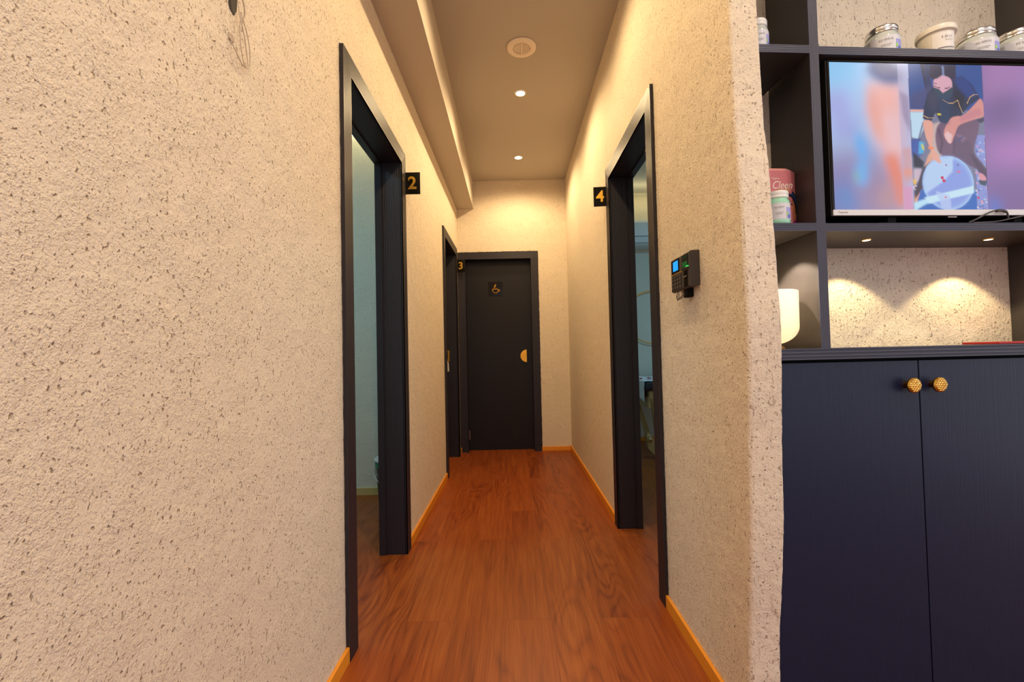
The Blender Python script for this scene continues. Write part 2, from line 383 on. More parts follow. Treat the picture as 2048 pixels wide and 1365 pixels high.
# pillar: the hand-plastered end of the right wall
def interp(z, T):
    for (a, va), (b_, vb) in zip(T, T[1:]):
        if z <= b_:
            t = max(0, (z - a) / (b_ - a)); t = t * t * (3 - 2 * t); return va + (vb - va) * t
    return T[-1][1]
CY = [(0, 1.238), (.185, 1.222), (.65, 1.190), (1.12, 1.172), (1.3, 1.180), (1.8, 1.208), (2.95, 1.25)]
PX = [(0, 0.694), (.216, 0.696), (.651, 0.703), (1.127, 0.703), (1.45, 0.699), (1.74, 0.696), (1.95, 0.693), (2.95, 0.686)]
rows = []; nz_ = 480
for i in range(nz_ + 1):
    z = (CEIL + 0.02) * i / nz_; cy = interp(z, CY); px = interp(z, PX)
    yd = D4[0] + TW - 0.012; prof = [(XR, yd - (yd - cy - 0.122) * k / 30) for k in range(30)] + [(XR, cy + 0.10 - 0.10 * k / 14 + 0.010) for k in range(15)]
    prof += [(XR + 0.010 - 0.010 * math.cos(a), cy + 0.010 - 0.010 * math.sin(a)) for a in (0.4, 0.8, 1.2)]
    prof += [(XR + 0.010 + (px - XR - 0.014) * k / 14, cy) for k in range(15)]
    prof += [(px - 0.004 + 0.004 * math.sin(a), cy + 0.004 - 0.004 * math.cos(a)) for a in (0.5, 1.1)]
    prof += [(px, cy + 0.006 + 0.02 * k) for k in range(1, 4)] + [(px, 1.445)]
    row = []
    for k, (x, y) in enumerate(prof):
        p = Vector((x, y, z))
        if k > 20 and k < len(prof) - 2:
            w1 = noise.noise(Vector((x * 90, y * 90, z * 38))) * 0.0011
            w2 = noise.noise(Vector((x * 22, y * 22, z * 9 + 5))) * 0.0016
            w3 = noise.noise(Vector((x * 260, y * 260, z * 150))) * 0.0006
            n = Vector((-1, -1, 0)).normalized() if k < 48 else Vector((0.6, -0.8, 0))
            if k <= 43: n = Vector((-1, 0, 0))
            elif 48 < k < 62: n = Vector((0, -1, 0))
            p += n * (w1 + w2 + w3) * min(1.0, (k - 20) / 10.0)
        row.append(p)
    rows.append(row)
mb = MB(); mb.loft(rows)
tag(mb.build('wall_pillar', M['plaster_drag'], smooth=True), kind='structure')

def slab(name, x0, x1, y0, y1, z0, z1, m, f=None): return tag(MB(f).box(x0, x1, y0, y1, z0, z1).build(name, m), kind='structure')
slab('floor', -3.2, 4.2, YB, 5.6, -0.05, 0.0, M['floor'])
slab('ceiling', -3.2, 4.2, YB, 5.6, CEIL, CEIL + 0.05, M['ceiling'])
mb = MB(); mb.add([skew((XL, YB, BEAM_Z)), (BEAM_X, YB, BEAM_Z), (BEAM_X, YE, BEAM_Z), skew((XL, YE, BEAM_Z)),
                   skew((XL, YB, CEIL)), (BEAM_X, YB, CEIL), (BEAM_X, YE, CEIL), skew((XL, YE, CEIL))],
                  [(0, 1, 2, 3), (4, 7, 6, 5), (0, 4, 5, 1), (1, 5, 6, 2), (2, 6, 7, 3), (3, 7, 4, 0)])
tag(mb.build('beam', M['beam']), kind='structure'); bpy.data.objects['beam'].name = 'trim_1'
# side room behind doorway 2
slab('wall_left_room_back', -3.1, XL - 0.12, 3.449, 3.55, 0, 2.80, M['plaster_blue'])
slab('wall_left_room_side', -3.2, -3.1, 0.4, 3.55, 0, 2.80, M['plaster_blue'])
slab('wall_left_room_front', -3.1, XL - 0.12, 0.4, 0.5, 0, 2.80, M['plaster_blue'])
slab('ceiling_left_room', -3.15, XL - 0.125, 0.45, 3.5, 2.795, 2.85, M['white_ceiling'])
slab('baseboard_left_room', -3.1, XL - 0.12, 3.437, 3.449, 0, 0.052, M['base_pale'])
# room behind doorway 4
slab('wall_right_room_back', XR + 0.12, 3.6, 5.256, 5.35, 0, 2.88, M['plaster_sky'])
slab('wall_right_room_side', 3.6, 3.7, 1.5, 5.35, 0, 2.88, M['plaster_sky'])
slab('wall_right_room_inner', XR + 0.12, XR + 0.135, 2.76, 5.256, 0, 2.88, M['plaster_sky'])
slab('ceiling_right_room', XR + 0.125, 3.65, 1.7, 5.3, 2.868, 2.90, M['white_ceiling'])
slab('baseboard_right_room', XR + 0.135, 3.6, 5.244, 5.256, 0, 0.045, M['base'])
# baseboards of the corridor
BH, BT = 0.052, 0.012
mb = MB(skew); mb.box(XL, XL + BT, YB, D2[0], 0, BH); mb.box(XL, XL + BT, D2[1], D3[0], 0, BH); mb.box(XL, XL + BT, D3[1], YE, 0, BH)
tag(mb.build('baseboard_left', M['base'], bevel=0.0015), kind='structure')
mb = MB(); mb.box(XR - BT, XR, 1.22, D4[0], 0, BH); mb.box(XR - BT, XR, D4[1], YE, 0, BH)
tag(mb.build('baseboard_right', M['base'], bevel=0.0015), kind='structure')
tag(MB().box(DE[1], XR - BT, YE - BT, YE, 0, 0.045).build('baseboard_back', M['base'], bevel=0.0015), kind='structure')

# ------------------------------------------------------------------ door casings
def grooved(n, w_, t, depth=0.0006, margin=0.004):
    """profile (d, t) across a board of width w_"""
    out = [(0, t)]; pitch = (w_ - 2 * margin) / n
    for k in range(n):
        c = margin + pitch * (k + 0.5)
        out += [(c - pitch * .26, t), (c - pitch * .12, t - depth), (c + pitch * .12, t - depth), (c + pitch * .26, t)]
    out.append((w_, t)); return out
def casing(dd, P, root, f):
    s0, s1, H = dd
    def sweep(prof):
        b = MB(f); rows_ = []
        for d, t in prof: rows_.append([P(s0 + d, 0, t), P(s0 + d, H - d, t), P(s1 - d, H - d, t), P(s1 - d, 0, t)])
        b.loft(rows_); return b
    prof = [(0, 0.0)] + grooved(10, TW, TT) + [(TW, 0.0)]
    sweep(prof).build('casing', M['trim_v'], root)
    e = [(TW, TT)] + [(TW - (t - TT), TT - d) for d, t in grooved(11, 0.112, TT)]
    e += [(TW, TT - 0.114), (TW + 0.009, TT - 0.114), (TW + 0.009, TT - 0.148), (TW - 0.014, TT - 0.148)]
    sweep(e).build('jamb', M['trim_v'], root)
    # ragged sealant line where the casing meets the plaster
    b = MB(f)
    rnd = random.Random(int(s0 * 1000))
    def ragged(p0, p1, out):
        n = max(8, int((Vector(p1) - Vector(p0)).length / 0.02)); inner = []; outer = []
        for k in range(n + 1):
            t = k / n; s = p0[0] + (p1[0] - p0[0]) * t; z = p0[1] + (p1[1] - p0[1]) * t; o_ = 0.0025 + 0.0035 * rnd.random()
            inner.append(P(s, z, 0.0035)); outer.append(P(s + out[0] * o_, z + out[1] * o_, 0.0012))
        b.loft([inner, outer])
    ragged((s0, 0.0), (s0, H), (-1, 0)); ragged((s0, H), (s1, H), (0, 1)); ragged((s1, H), (s1, 0.0), (1, 0))
    tag(b.build('sealant_line', M['gap'], root), label='ragged dark sealant edge')
PL = lambda s, z, t: (XL + t, s, z)
PR = lambda s, z, t: (XR - t, s, z)
PE = lambda s, z, t: (s, YE - t, z)
d2 = empty('door_2', skew((XL, D2[0], 0)), kind='structure'); casing(D2, PL, d2, skew)
d3 = empty('door_3', skew((XL, D3[0], 0)), kind='structure'); casing(D3, PL, d3, skew)
d4 = empty('door_4', (XR, D4[0], 0), kind='structure'); casing(D4, PR, d4, None)
d1 = empty('door_1', (0, YE, 0), kind='structure'); casing(DE, PE, d1, None)
# closed leaf of the end door with half-disc pull
lf = MB().box(DE[0] + TW + 0.001, DE[1] - TW - 0.001, YE + 0.095, YE + 0.13, 0.001, DE[2] - TW - 0.002).build('leaf', M['leaf_v'], d1, bevel=0.0015)
ly = YE + 0.095
def half_disc(b, c, R, y0, y1, n=28):
    pts = [(c[0], c[1] + R)] + [(c[0] - R * math.sin(math.pi * k / n), c[1] + R * math.cos(math.pi * k / n)) for k in range(1, n)] + [(c[0], c[1] - R)]
    b.prism(pts, y0, y1, lambda a, z, d: (a, d, z))
hc = (0.158, 1.018); R = 0.068
b = MB(); half_disc(b, hc, R, ly, ly - 0.012)
pull = b.build('pull_plate', M['gold_satin'], d1)
b = MB()
g = 0.0125
for i in range(1, 7):
    for j in range(-6, 7):
        cx, cz = hc[0] - g * (i - .5), hc[1] + g * j
        if math.hypot(cx - hc[0], cz - hc[1]) < R - 0.005:
            b.lathe([(0.0048, 0), (0.004, 0.0025), (0.0015, 0.004)], (cx, 0, cz), n=10, axis='Y')
b.v = [Vector((v.x, ly - 0.012 - v.y, v.z)) for v in b.v]
b.build('pull_studs', M['gold'], pull, smooth=True)
MB().box(DE[0] + TW + 0.001, DE[0] + TW + 0.012, YE + 0.085, YE + 0.095, 0.12, 0.22).build('hinge', M['chrome'], d1)
# closed leaf of door 3, pull handle, hanging tag
lx = XL - 0.105
MB(skew).box(lx - 0.035, lx, D3[0] + TW + 0.001, D3[1] - TW - 0.001, 0.001, D3[2] - TW - 0.002).build('leaf', M['leaf_v'], d3, bevel=0.0015)
b = MB(skew); hy = 4.46
b.box(lx, lx + 0.052, hy - 0.011, hy + 0.011, 1.076, 1.090, 0.002); b.box(lx + 0.040, lx + 0.054, hy - 0.012, hy + 0.012, 0.982, 1.090, 0.002)
b.box(lx, lx + 0.052, hy - 0.011, hy + 0.011, 0.982, 0.998, 0.002)
hd = b.build('pull_handle', M['gold'], d3)
b = MB(skew); b.tube([(lx + 0.036, hy - 0.012, 1.002), (lx + 0.034, hy - 0.017, 0.99), (lx + 0.040, hy - 0.016, 0.972)], 0.003)
b.prism([(-0.008, 0), (0.008, 0), (0.012, -0.075), (0.009, -0.092), (-0.001, -0.092), (-0.007, -0.078)], hy - 0.022, hy - 0.010, lambda a, z, d: (lx + 0.040 + a, d, 0.975 + z))
tag(tg := b.build('hanging_tag', M['cream_plastic'], loc=skew((lx + 0.04, hy, 0.88))), 'pale tag hanging from the gold handle of the door marked 3', 'tag')

# ------------------------------------------------------------------ door plates
def plate(name_txt, x0, x1, y, z0, z1, label, t=0.006, num=None, rz=0.0, size=None):
    cx = (x0 + x1) / 2; r = empty('sign_plate', (cx, y, z0), label, 'sign', rz=rz)
    mw = world_of(r)
    b = MB(lambda p: mw @ Vector((p[0] - cx, p[1] - y, p[2] - z0)))
    b.box(x0, x1, y, y + t, z0, z1, 0.0006); b.build('panel', M['black_gloss'], r)
    if num:
        place = mw @ Matrix.Translation((0, 0, -z0)) @ frame_mat((0, -0.0008, (z0 + z1) / 2 - 0.002), (1, 0, 0), (0, -1, 0))
        text_mesh(num, size or (z1 - z0) * 0.80, M['gold'], r, 'numeral', place, 0.0006, offset=0.0022)
    return r
pl2 = plate('2', -0.581, -0.494, 2.487, 1.950, 2.073, 'black acrylic door number plate with a gold 2 beside the open left doorway', num='2')
pl4 = plate('4', 0.526, 0.606, 2.765, 1.949, 2.070, 'black acrylic door number plate with a gold 4 beside the right doorway', t=0.008, num='4', rz=-0.10)
pl3 = plate('3', -0.568, -0.478, 4.718, 1.915, 2.05, 'small black plate with a gold 3 at the far left door', num='3', size=0.105)
cup = empty('sign_plate', (-0.168, ly - 0.004, 1.685), 'square black plate with a gold steaming cup symbol on the end door', 'sign')
MB().box(-0.248, -0.090, ly - 0.005, ly, 1.685, 1.838, 0.0006).build('panel', M['black_gloss'], cup)
b = MB(); yb = ly - 0.0065; c0 = (-0.168, 1.748)
def stroke(pts, r=0.0032, sub=8, cl=False): b.tube([(c0[0] + x, yb, c0[1] + z) for x, z in pts], r, 6, sub, cl)
stroke([(-0.034, 0.008), (-0.030, -0.014), (-0.012, -0.030), (0.010, -0.030), (0.024, -0.014), (0.028, 0.008)])
stroke([(-0.036, 0.008), (0.029, 0.008)], sub=1); stroke([(-0.034, 0.018), (0.024, 0.018)], 0.002, sub=1)
stroke([(0.029, 0.003), (0.042, 0.002), (0.040, -0.012), (0.024, -0.014)])
stroke([(-0.010, 0.024), (-0.016, 0.036), (-0.006, 0.048), (-0.010, 0.060)]); stroke([(-0.002, 0.024), (-0.007, 0.038), (0.002, 0.050), (0.000, 0.068)])
b.build('cup_symbol', M['gold'], cup, smooth=True)

# ------------------------------------------------------------------ ceiling fixtures
def ring_profile(ri, ro, t): return [(ri, 0), (ro, 0), (ro - 0.003, -t), (ri + 0.002, -t * 1.1), (ri, 0)]
LAMP_NAMES = {4.27: 'white round recessed ceiling downlight nearest the end door, switched on', 3.20: 'bright round recessed ceiling downlight between the air vent and the far downlight'}
for k, ly_ in enumerate((4.27, 3.20, 2.13, 1.06, -0.10)):
    x = 0.10
    lab = LAMP_NAMES.get(ly_, 'round recessed ceiling downlight over the near corridor, out of view %s' % ('past the doorways' if k == 2 else 'above the pillar' if k == 3 else 'behind the camera'))
    r = empty('ceiling_downlight', (x, ly_, CEIL), lab, 'ceiling light', 'corridor ceiling downlights')
    MB().lathe([(0.030, 0), (0.044, 0), (0.042, -0.004), (0.032, -0.005), (0.030, 0)], (x, ly_, CEIL), 36).build('bezel', M['white_plastic'], r, smooth=True)
    MB().lathe([(0.0305, -0.0012), (0.0305, -0.0030), (0.020, -0.0045)], (x, ly_, CEIL), 32).build('lens', M['lamp_glow'], r, smooth=True)
    add_spot('bulb', (x, ly_, CEIL - 0.012), SPOT_W if ly_ > 2.5 else SPOT_NEAR_W, WARM, 166, 0.55, r, 0.03)
# unseen downlights added over the reception to light the near walls
for (x, y, who) in ((1.3, 0.35, 'in front of the cabinet'), (1.3, -1.0, 'in the middle of the reception'), (2.6, 0.2, 'at the right of the reception'), (0.2, -1.6, 'behind the camera by the left wall')):
    r = empty('ceiling_downlight', (x, y, CEIL), 'added unseen round recessed ceiling downlight %s' % who, 'ceiling light', 'added reception ceiling downlights')
    MB().lathe([(0.045, 0), (0.06, 0), (0.057, -0.004), (0.047, -0.005), (0.045, 0)], (x, y, CEIL), 36).build('bezel', M['white_plastic'], r, smooth=True)
    MB().lathe([(0.0455, -0.0012), (0.0455, -0.003), (0.03, -0.0045)], (x, y, CEIL), 32).build('lens', M['lamp_glow'], r, smooth=True)
    add_spot('bulb', (x, y, CEIL - 0.012), 52, (1.0, 0.88, 0.76), 160, 0.5, r, 0.05)
# vent
vx, vy = 0.098, 2.713
r = empty('ceiling_vent', (vx, vy, CEIL), 'round cream ceiling air vent with slotted centre', 'air vent')
MB().lathe([(0.052, -0.002), (0.090, -0.002), (0.090, -0.005), (0.084, -0.010), (0.060, -0.013), (0.052, -0.010)], (vx, vy, CEIL), 56, caps=False).build('rim', M['vent'], r, smooth=True)
MB().lathe([(0.053, -0.0005), (0.053, -0.006)], (vx, vy, CEIL), 40).build('backing', M['vent_dark'], r)
b = MB()
for side in (-1, 1):
    for k in range(-5, 6):
        yy = k * 0.0085; hw = math.sqrt(max(0, 0.050 ** 2 - yy * yy))
        if hw > 0.012:
            xa, xb = (0.005, hw) if side > 0 else (-hw, -0.005)
            if side < 0: b.box(vx + xa, vx + xb, vy + yy - 0.0024, vy + yy + 0.0024, CEIL - 0.0105, CEIL - 0.004)
for k in range(0, 7):
    xx = 0.007 + k * 0.0066; hw = math.sqrt(max(0, 0.051 ** 2 - xx * xx))
    b.box(vx + xx - 0.0024, vx + xx + 0.0024, vy - hw, vy + hw, CEIL - 0.0105, CEIL - 0.004)
b.box(vx - 0.004, vx + 0.004, vy - 0.051, vy + 0.051, CEIL - 0.012, CEIL - 0.004)
b.build('grille', M['vent'], r)

# ------------------------------------------------------------------ access terminal on the right wall
tx, ty0, ty1, tz0, tz1 = 0.580, 1.450, 1.618, 1.252, 1.372
r = empty('access_terminal', (XR, ty0, tz0), 'black fingerprint access terminal with blue screen and keypad on the right wall', 'access terminal')
b = MB(); pts = [(XR, tz0 + 0.008), (tx + 0.010, tz0), (tx, tz0 + 0.004), (tx, tz1 - 0.004), (tx + 0.006, tz1), (XR, tz1 + 0.001)]
b.prism(pts, ty0, ty1, lambda a, z, d: (a, d, z)); b.build('housing', M['brown_black'], r, bevel=0.002)
fx = tx
W_ = ty1 - ty0; Hh = tz1 - tz0
def fbox(b, u0, u1, v0, v1, d0, d1): b.box(fx - d1, fx - d0, ty1 - u1 * W_, ty1 - u0 * W_, tz0 + v0 * Hh, tz0 + v1 * Hh)   # u from the far end, v up
b = MB(); fbox(b, 0.05, 0.47, 0.56, 0.94, 0, 0.0012); sb = b.build('screen_surround', M['black_gloss'], r)
b = MB(); fbox(b, 0.15, 0.42, 0.61, 0.89, 0.0012, 0.0018); tag(b.build('lcd', M['blue_lcd'], sb), label='glowing blue screen')
b = MB(); fbox(b, 0.0, 0.62, 0.515, 0.53, 0, 0.0012); b.build('divider_line', M['gold_satin'], r)
b = MB(); fbox(b, 0.635, 0.93, 0.57, 0.93, 0, 0.0014); sens = b.build('fingerprint_window', M['black_matte'], r)
b = MB(); fbox(b, 0.66, 0.90, 0.60, 0.74, 0.0014, 0.0018); fbox(b, 0.66, 0.86, 0.86, 0.875, 0.0014, 0.0018); tag(b.build('sensor_glow', M['green_led'], sens), label='faint green sensor glow')
b = MB(); fbox(b, 0.86, 0.97, 0.565, 0.60, 0.0014, 0.004); tag(b.build('sensor_light', M['green_spark'], sens), label='bright green light')
b = MB(); b.prism([(0.64, 0.555), (0.98, 0.565), (0.96, 0.535), (0.66, 0.52)], fx - 0.006, fx, lambda a, z, d: (d, ty1 - a * W_, tz0 + z * Hh)); b.build('finger_rest', M['chrome'], sens)
b = MB(); fbox(b, 0.71, 0.90, 0.05, 0.49, 0, 0.0010); b.build('side_panel', M['black_gloss'], r)
b = MB(); fbox(b, 0.70, 0.86, 0.325, 0.345, 0.0010, 0.0016); b.build('maker_mark', M['key_mark'], r)
for i in range(4):
    for j in range(4):
        u = 0.06 + 0.135 * i; v = 0.40 - 0.105 * j
        b = MB(); b.box(fx - 0.0025, fx, ty1 - (u + 0.105) * W_, ty1 - u * W_, tz0 + v * Hh, tz0 + (v + 0.075) * Hh, 0.0006); kb = b.build('key', M['key'], r)
        b = MB(); fbox(b, u + 0.042, u + 0.066, v + 0.026, v + 0.050, 0.0025, 0.0029); b.build('key_mark', M['key_mark'], kb)
b = MB(); b.box(0.590, XR, ty0 + 0.055, ty0 + 0.085, tz0 - 0.026, tz0 + 0.004, 0.003); b.build('cable_plug', M['black_matte'], r)
b = MB(); b.tube([(0.592, 1.52, 1.240), (0.586, 1.545, 1.232), (0.588, 1.575, 1.226), (0.592, 1.598, 1.226), (0.596, 1.612, 1.246), (0.600, 1.60, 1.256)], 0.0016)
b.tube([(0.598, 1.52, 1.238), (0.592, 1.56, 1.228), (0.594, 1.59, 1.229), (0.6, 1.602, 1.25)], 0.0013)
b.build('cable', M['dark_cable'], r, smooth=True)

# ------------------------------------------------------------------ loose wires high on the left wall
X_ = XL + 0.006
def wp(y, z, o=0.0): return skew((XL + 0.006 + o, y + 0.020, z + 0.004))
b = MB()
b.tube([wp(.945, 1.90), wp(.938, 1.835, .01), wp(.943, 1.800, .012), wp(.962, 1.766, .010), wp(.978, 1.735, .006), wp(.983, 1.712, .005), wp(.975, 1.702, .004), wp(.962, 1.703, .004), wp(.948, 1.712, .004), wp(.934, 1.724, .003), wp(.925, 1.735, .002)], 0.0011)
b.tube([wp(.952, 1.90), wp(.958, 1.84, .012), wp(.956, 1.805, .016), wp(.946, 1.79, .012), wp(.950, 1.765, .008), wp(.956, 1.74, .006), wp(.966, 1.713, .005), wp(.974, 1.706, .004), wp(.982, 1.704, .004), wp(.990, 1.710, .004), wp(.992, 1.728, .005), wp(.986, 1.752, .008), wp(.974, 1.775, .010), wp(.960, 1.79, .012), wp(.950, 1.81, .010)], 0.0011)
b.tube([wp(.940, 1.90), wp(.962, 1.83, .010), wp(.966, 1.800, .004), wp(.966, 1.778, .002)], 0.0010)
lw = b.build('loose_wires', M['white_cable'], loc=wp(.95, 1.70), smooth=True)
tag(lw, 'thin pale loose wires looped out of a hole high on the left wall', 'wire')
b = MB(); pts = []
for k in range(14):
    a = 2 * math.pi * k / 14; pts.append((0.966 + 0.016 * math.cos(a) * (0.7 + 0.5 * random.random()), 1.838 + 0.036 * math.sin(a) * (0.8 + 0.3 * random.random())))
b = MB(); b.prism(pts, 0.0005, 0.002, lambda a, z, d: skew((XL + d, a, z)))
tag(b.build('wall_hole', M['gap'], loc=skew((XL, .966, 1.80))), 'small dark ragged hole in the left wall where loose wires come out', 'hole')
tag(MB(skew).box(XL, XL + 0.004, 0.950, 0.966, 1.742, 1.756, 0.001).build('wire_clip', M['white_cable'], loc=skew((XL, .958, 1.742))), 'small pale clip holding the loose wires on the left wall', 'clip')

# ------------------------------------------------------------------ left room: pail
bx, by = -0.835, 3.10
r = empty('trash_pail', (bx, by, 0), 'dark trash pail with grey lid and green bag just inside the left doorway', 'trash can')
MB().lathe([(0.088, 0), (0.090, 0.004), (0.112, 0.315), (0.110, 0.320)], (bx, by, 0), 40).build('body', M['binbody'], r, smooth=True)
MB().lathe([(0.1125, 0.300), (0.1155, 0.302), (0.117, 0.338), (0.112, 0.340)], (bx, by, 0), 40).build('bag_rim', M['bag'], r, smooth=True)
MB().lathe([(0.119, 0.340), (0.122, 0.343), (0.122, 0.352), (0.106, 0.366), (0.05, 0.376), (0.02, 0.378)], (bx, by, 0), 40).build('lid', M['binlid'], r, smooth=True)
b = MB(); pts = [(bx - 0.117 * math.cos(a) * 1.0, by - 0.118 * math.sin(a) , 0.30 - 0.105 * math.sin(a)) for a in [k * math.pi / 12 for k in range(13)]]
b.tube(pts, 0.0035, 8, 3); b.build('bail_handle', M['chrome'], r, smooth=True)

# ------------------------------------------------------------------ right room: air conditioner, hoop, massage table
r = empty('air_conditioner', (1.62, 5.256, 2.237), 'white wall-mounted air conditioner above the gold hoop in the right room', 'air conditioner')
b = MB(); pr = [(5.256, 2.237), (5.10, 2.245), (5.055, 2.275), (5.045, 2.33), (5.055, 2.50), (5.10, 2.545), (5.256, 2.557)]
b.prism(pr, 1.22, 2.06, lambda a, z, d: (d, a, z)); b.build('casing', M['ac'], r, bevel=0.004)
b = MB(); b.prism([(5.052, 2.330), (5.046, 2.336), (5.040, 2.330), (5.050, 2.272), (5.062, 2.276)], 1.235, 2.045, lambda a, z, d: (d, a, z)); b.build('flap', M['ac'], r)
b = MB(); b.box(1.235, 2.045, 5.0435, 5.05, 2.334, 2.342); b.build('outlet_slot', M['ac_dark'], r)
b = MB(); b.box(1.60, 1.66, 5.046, 5.054, 2.385, 2.397); b.build('maker_badge', M['ac_dark'], r)
b = MB(); n = 64; hc_ = (1.640, 5.225, 1.435)
b.tube([(hc_[0] + 0.305 * math.cos(2 * math.pi * k / n), hc_[1], hc_[2] + 0.305 * math.sin(2 * math.pi * k / n)) for k in range(n)], 0.0065, 8, 1, True)
tag(b.build('wall_hoop', M['gold_satin'], loc=(1.64, 5.225, 1.13), smooth=True), 'thin gold hoop hung on the blue wall of the right room', 'wall decor')

r = empty('massage_table', (1.30, 4.30, 0), 'wooden massage table with black cushion in the right room', 'massage table')
TX0, TX1, TY0, TY1 = 1.30, 1.95, 4.31, 5.20
MB().box(TX0 - 0.030, TX1 + 0.02, TY0 - 0.02, TY1, 0.658, 0.742, 0.022).build('cushion', M['vinyl'], r, smooth=True)
b = MB(); b.box(TX0, TX1, TY0, TY0 + 0.03, 0.575, 0.658, 0.002); b.box(TX0, TX0 + 0.025, TY0 + 0.03, TY1, 0.610, 0.658, 0.002); b.box(TX0 - 0.012, TX0 + 0.02, TY0 + 0.005, TY1, 0.495, 0.605, 0.003)
b.build('frame', M['wood'], r)
def beam_leg(p0, p1, w_, d_):
    p0, p1 = Vector(p0), Vector(p1); t = (p1 - p0).normalized(); s = t.cross(Vector((1, 0, 0))).normalized(); q = t.cross(s)
    b_ = MB(); vs = [p + s * i * w_ / 2 + q * j * d_ / 2 for p in (p0, p1) for i, j in ((-1, -1), (1, -1), (1, 1), (-1, 1))]
    b_.add(vs, [(0, 1, 2, 3), (7, 6, 5, 4), (0, 4, 5, 1), (1, 5, 6, 2), (2, 6, 7, 3), (3, 7, 4, 0)]); return b_.build('leg', M['wood'], r, bevel=0.004)
beam_leg((1.305, 4.80, 0.53), (1.305, 4.34, 0.17), 0.062, 0.032)
beam_leg((1.330, 4.33, 0.60), (1.40, 4.40, 0.10), 0.055, 0.032)
beam_leg((1.95, 4.36, 0.60), (1.95, 4.40, 0.0), 0.05, 0.032)
beam_leg((1.95, 5.14, 0.60), (1.95, 5.14, 0.0), 0.05, 0.032)
beam_leg((1.33, 5.14, 0.60), (1.33, 5.14, 0.0), 0.05, 0.032)
b = MB(); b.prism([(1.268, 0.235), (1.31, 0.225), (1.44, 0.075), (1.44, 0.0), (1.375, 0.0), (1.285, 0.105)], 4.345, 4.42, lambda a, z, d: (a, d, z)); b.build('foot_block', M['wood'], r, bevel=0.003)
# cloth over the end
b = MB(); rows = []
for i in range(26):
    row = []; s = i / 25
    for j in range(18):
        t = j / 17; y = 4.34 + 0.80 * t
        L_ = 0.20 if t < 0.999 else 0.2
        # down the near-left side, then over the top
        d = s * 0.62 - (0.20 - 0.10 * t)
        if d < 0: x = TX0 - 0.046 + 0.004 * math.sin(9 * t + 4 * s); z = 0.750 + d
        else: x = TX0 - 0.046 + d; z = 0.747 + 0.004 * math.sin(x * 40 + y * 9) * min(1, d * 10) + 0.010 * math.exp(-((x - 1.38) / 0.1) ** 2)
        row.append((x, y - (0.06 * (1 - t) * max(0, d) * 3 if d > 0 else 0.0), z + 0.004))
    rows.append(row)
b.loft(rows); cl = b.build('towel', M['cloth'], loc=(1.30, 4.5, 0.755), smooth=True)
sm = cl.modifiers.new('thickness', 'SOLIDIFY'); sm.thickness = 0.006
tag(cl, 'white towel spread over the black cushion of the massage table', 'towel')
for k, (x, y, s) in enumerate(((1.27, 4.50, .022), (1.345, 4.46, .030), (1.42, 4.50, .02), (1.30, 4.60, .018), (1.385, 4.62, .018), (1.455, 4.55, .018))):
    b = MB(); z0 = 0.760 + 0.010 * math.exp(-((x - 1.38) / 0.1) ** 2); rows = []
    for i in range(6):
        row = []
        for j in range(8):
            a = 2 * math.pi * j / 7; rr = s * (i / 5) * (1 + 0.25 * math.cos(a)); row.append((x + rr * math.cos(a), y + rr * math.sin(a) * 0.8, z0 + 0.15 * rr * rr / s + 0.002 * math.sin(3 * a)))
        rows.append(row)
    b.loft(rows); o = b.build('petal', M['petal'], loc=(x, y, z0), smooth=True)
    sm = o.modifiers.new('thickness', 'SOLIDIFY'); sm.thickness = 0.0015
    tag(o, 'red flower petal scattered on the white towel of the massage table', 'petal', 'red petals on the towel')
# lamps of the side rooms
def area(name, loc, sx, sy, power, color, direction, parent=None):
    d = bpy.data.lights.new(name, 'AREA'); d.shape = 'RECTANGLE'; d.size = sx; d.size_y = sy; d.energy = power; d.color = color
    o = bpy.data.objects.new(name, d); COL.objects.link(o); o.location = loc
    o.rotation_euler = Vector(direction).to_track_quat('-Z', 'Y').to_euler(); return o
area('ceiling_lamp_left_room', (-1.9, 2.0, 2.78), 0.5, 0.5, 21, (0.34, 0.78, 1.0), (0, 0, -1))
area('cove_lamp_left_room', (-1.6, 3.30, 2.74), 2.0, 0.03, 0.8, (1.0, 0.95, 0.45), (0, 0.6, -0.4))
area('ceiling_lamp_right_room', (2.4, 3.2, 2.85), 0.5, 0.5, 25, (0.24, 0.68, 1.0), (0, 0, -1))
area('cove_lamp_right_room', (2.0, 5.10, 2.80), 2.4, 0.03, 1.5, (1.0, 0.82, 0.36), (0, 0.8, -0.5))
area('cove_up_right_room', (2.0, 4.9, 2.72), 2.4, 0.03, 1.3, (1.0, 0.85, 0.45), (0, -0.2, 1))
area('cove_up_left_room', (-1.6, 3.2, 2.72), 2.0, 0.03, 2.5, (1.0, 0.97, 0.75), (0, 0, 1))
tag(MB().box(-3.1, XL - 0.14, 3.40, 3.445, 2.762, 2.792).build('cove_strip', M['cove_glow'], loc=(-1.9, 3.42, 2.762)), 'glowing cove strip along the top of the blue wall in the left room', 'light strip')

# ------------------------------------------------------------------ cabinet wall
S = 1.06; CA = math.radians(3.8); CX0, CY0 = 0.67 * S, 1.20 * S
_cm = Matrix.Translation((CX0, CY0, 0)) @ Matrix.Rotation(CA, 4, 'Z')
def K(p):                     # local (u right, v deep, z) -> world
    return _cm @ Vector((p[0] * S, p[1] * S, CAMH + (p[2] - CAMH) * S))
def cab_empty(name, u, v, z, label, cat, group=None): return empty(name, K((u, v, z)), label, cat, group, rz=CA)
Z0 = CAMH - CAMH / S           # local z of the floor
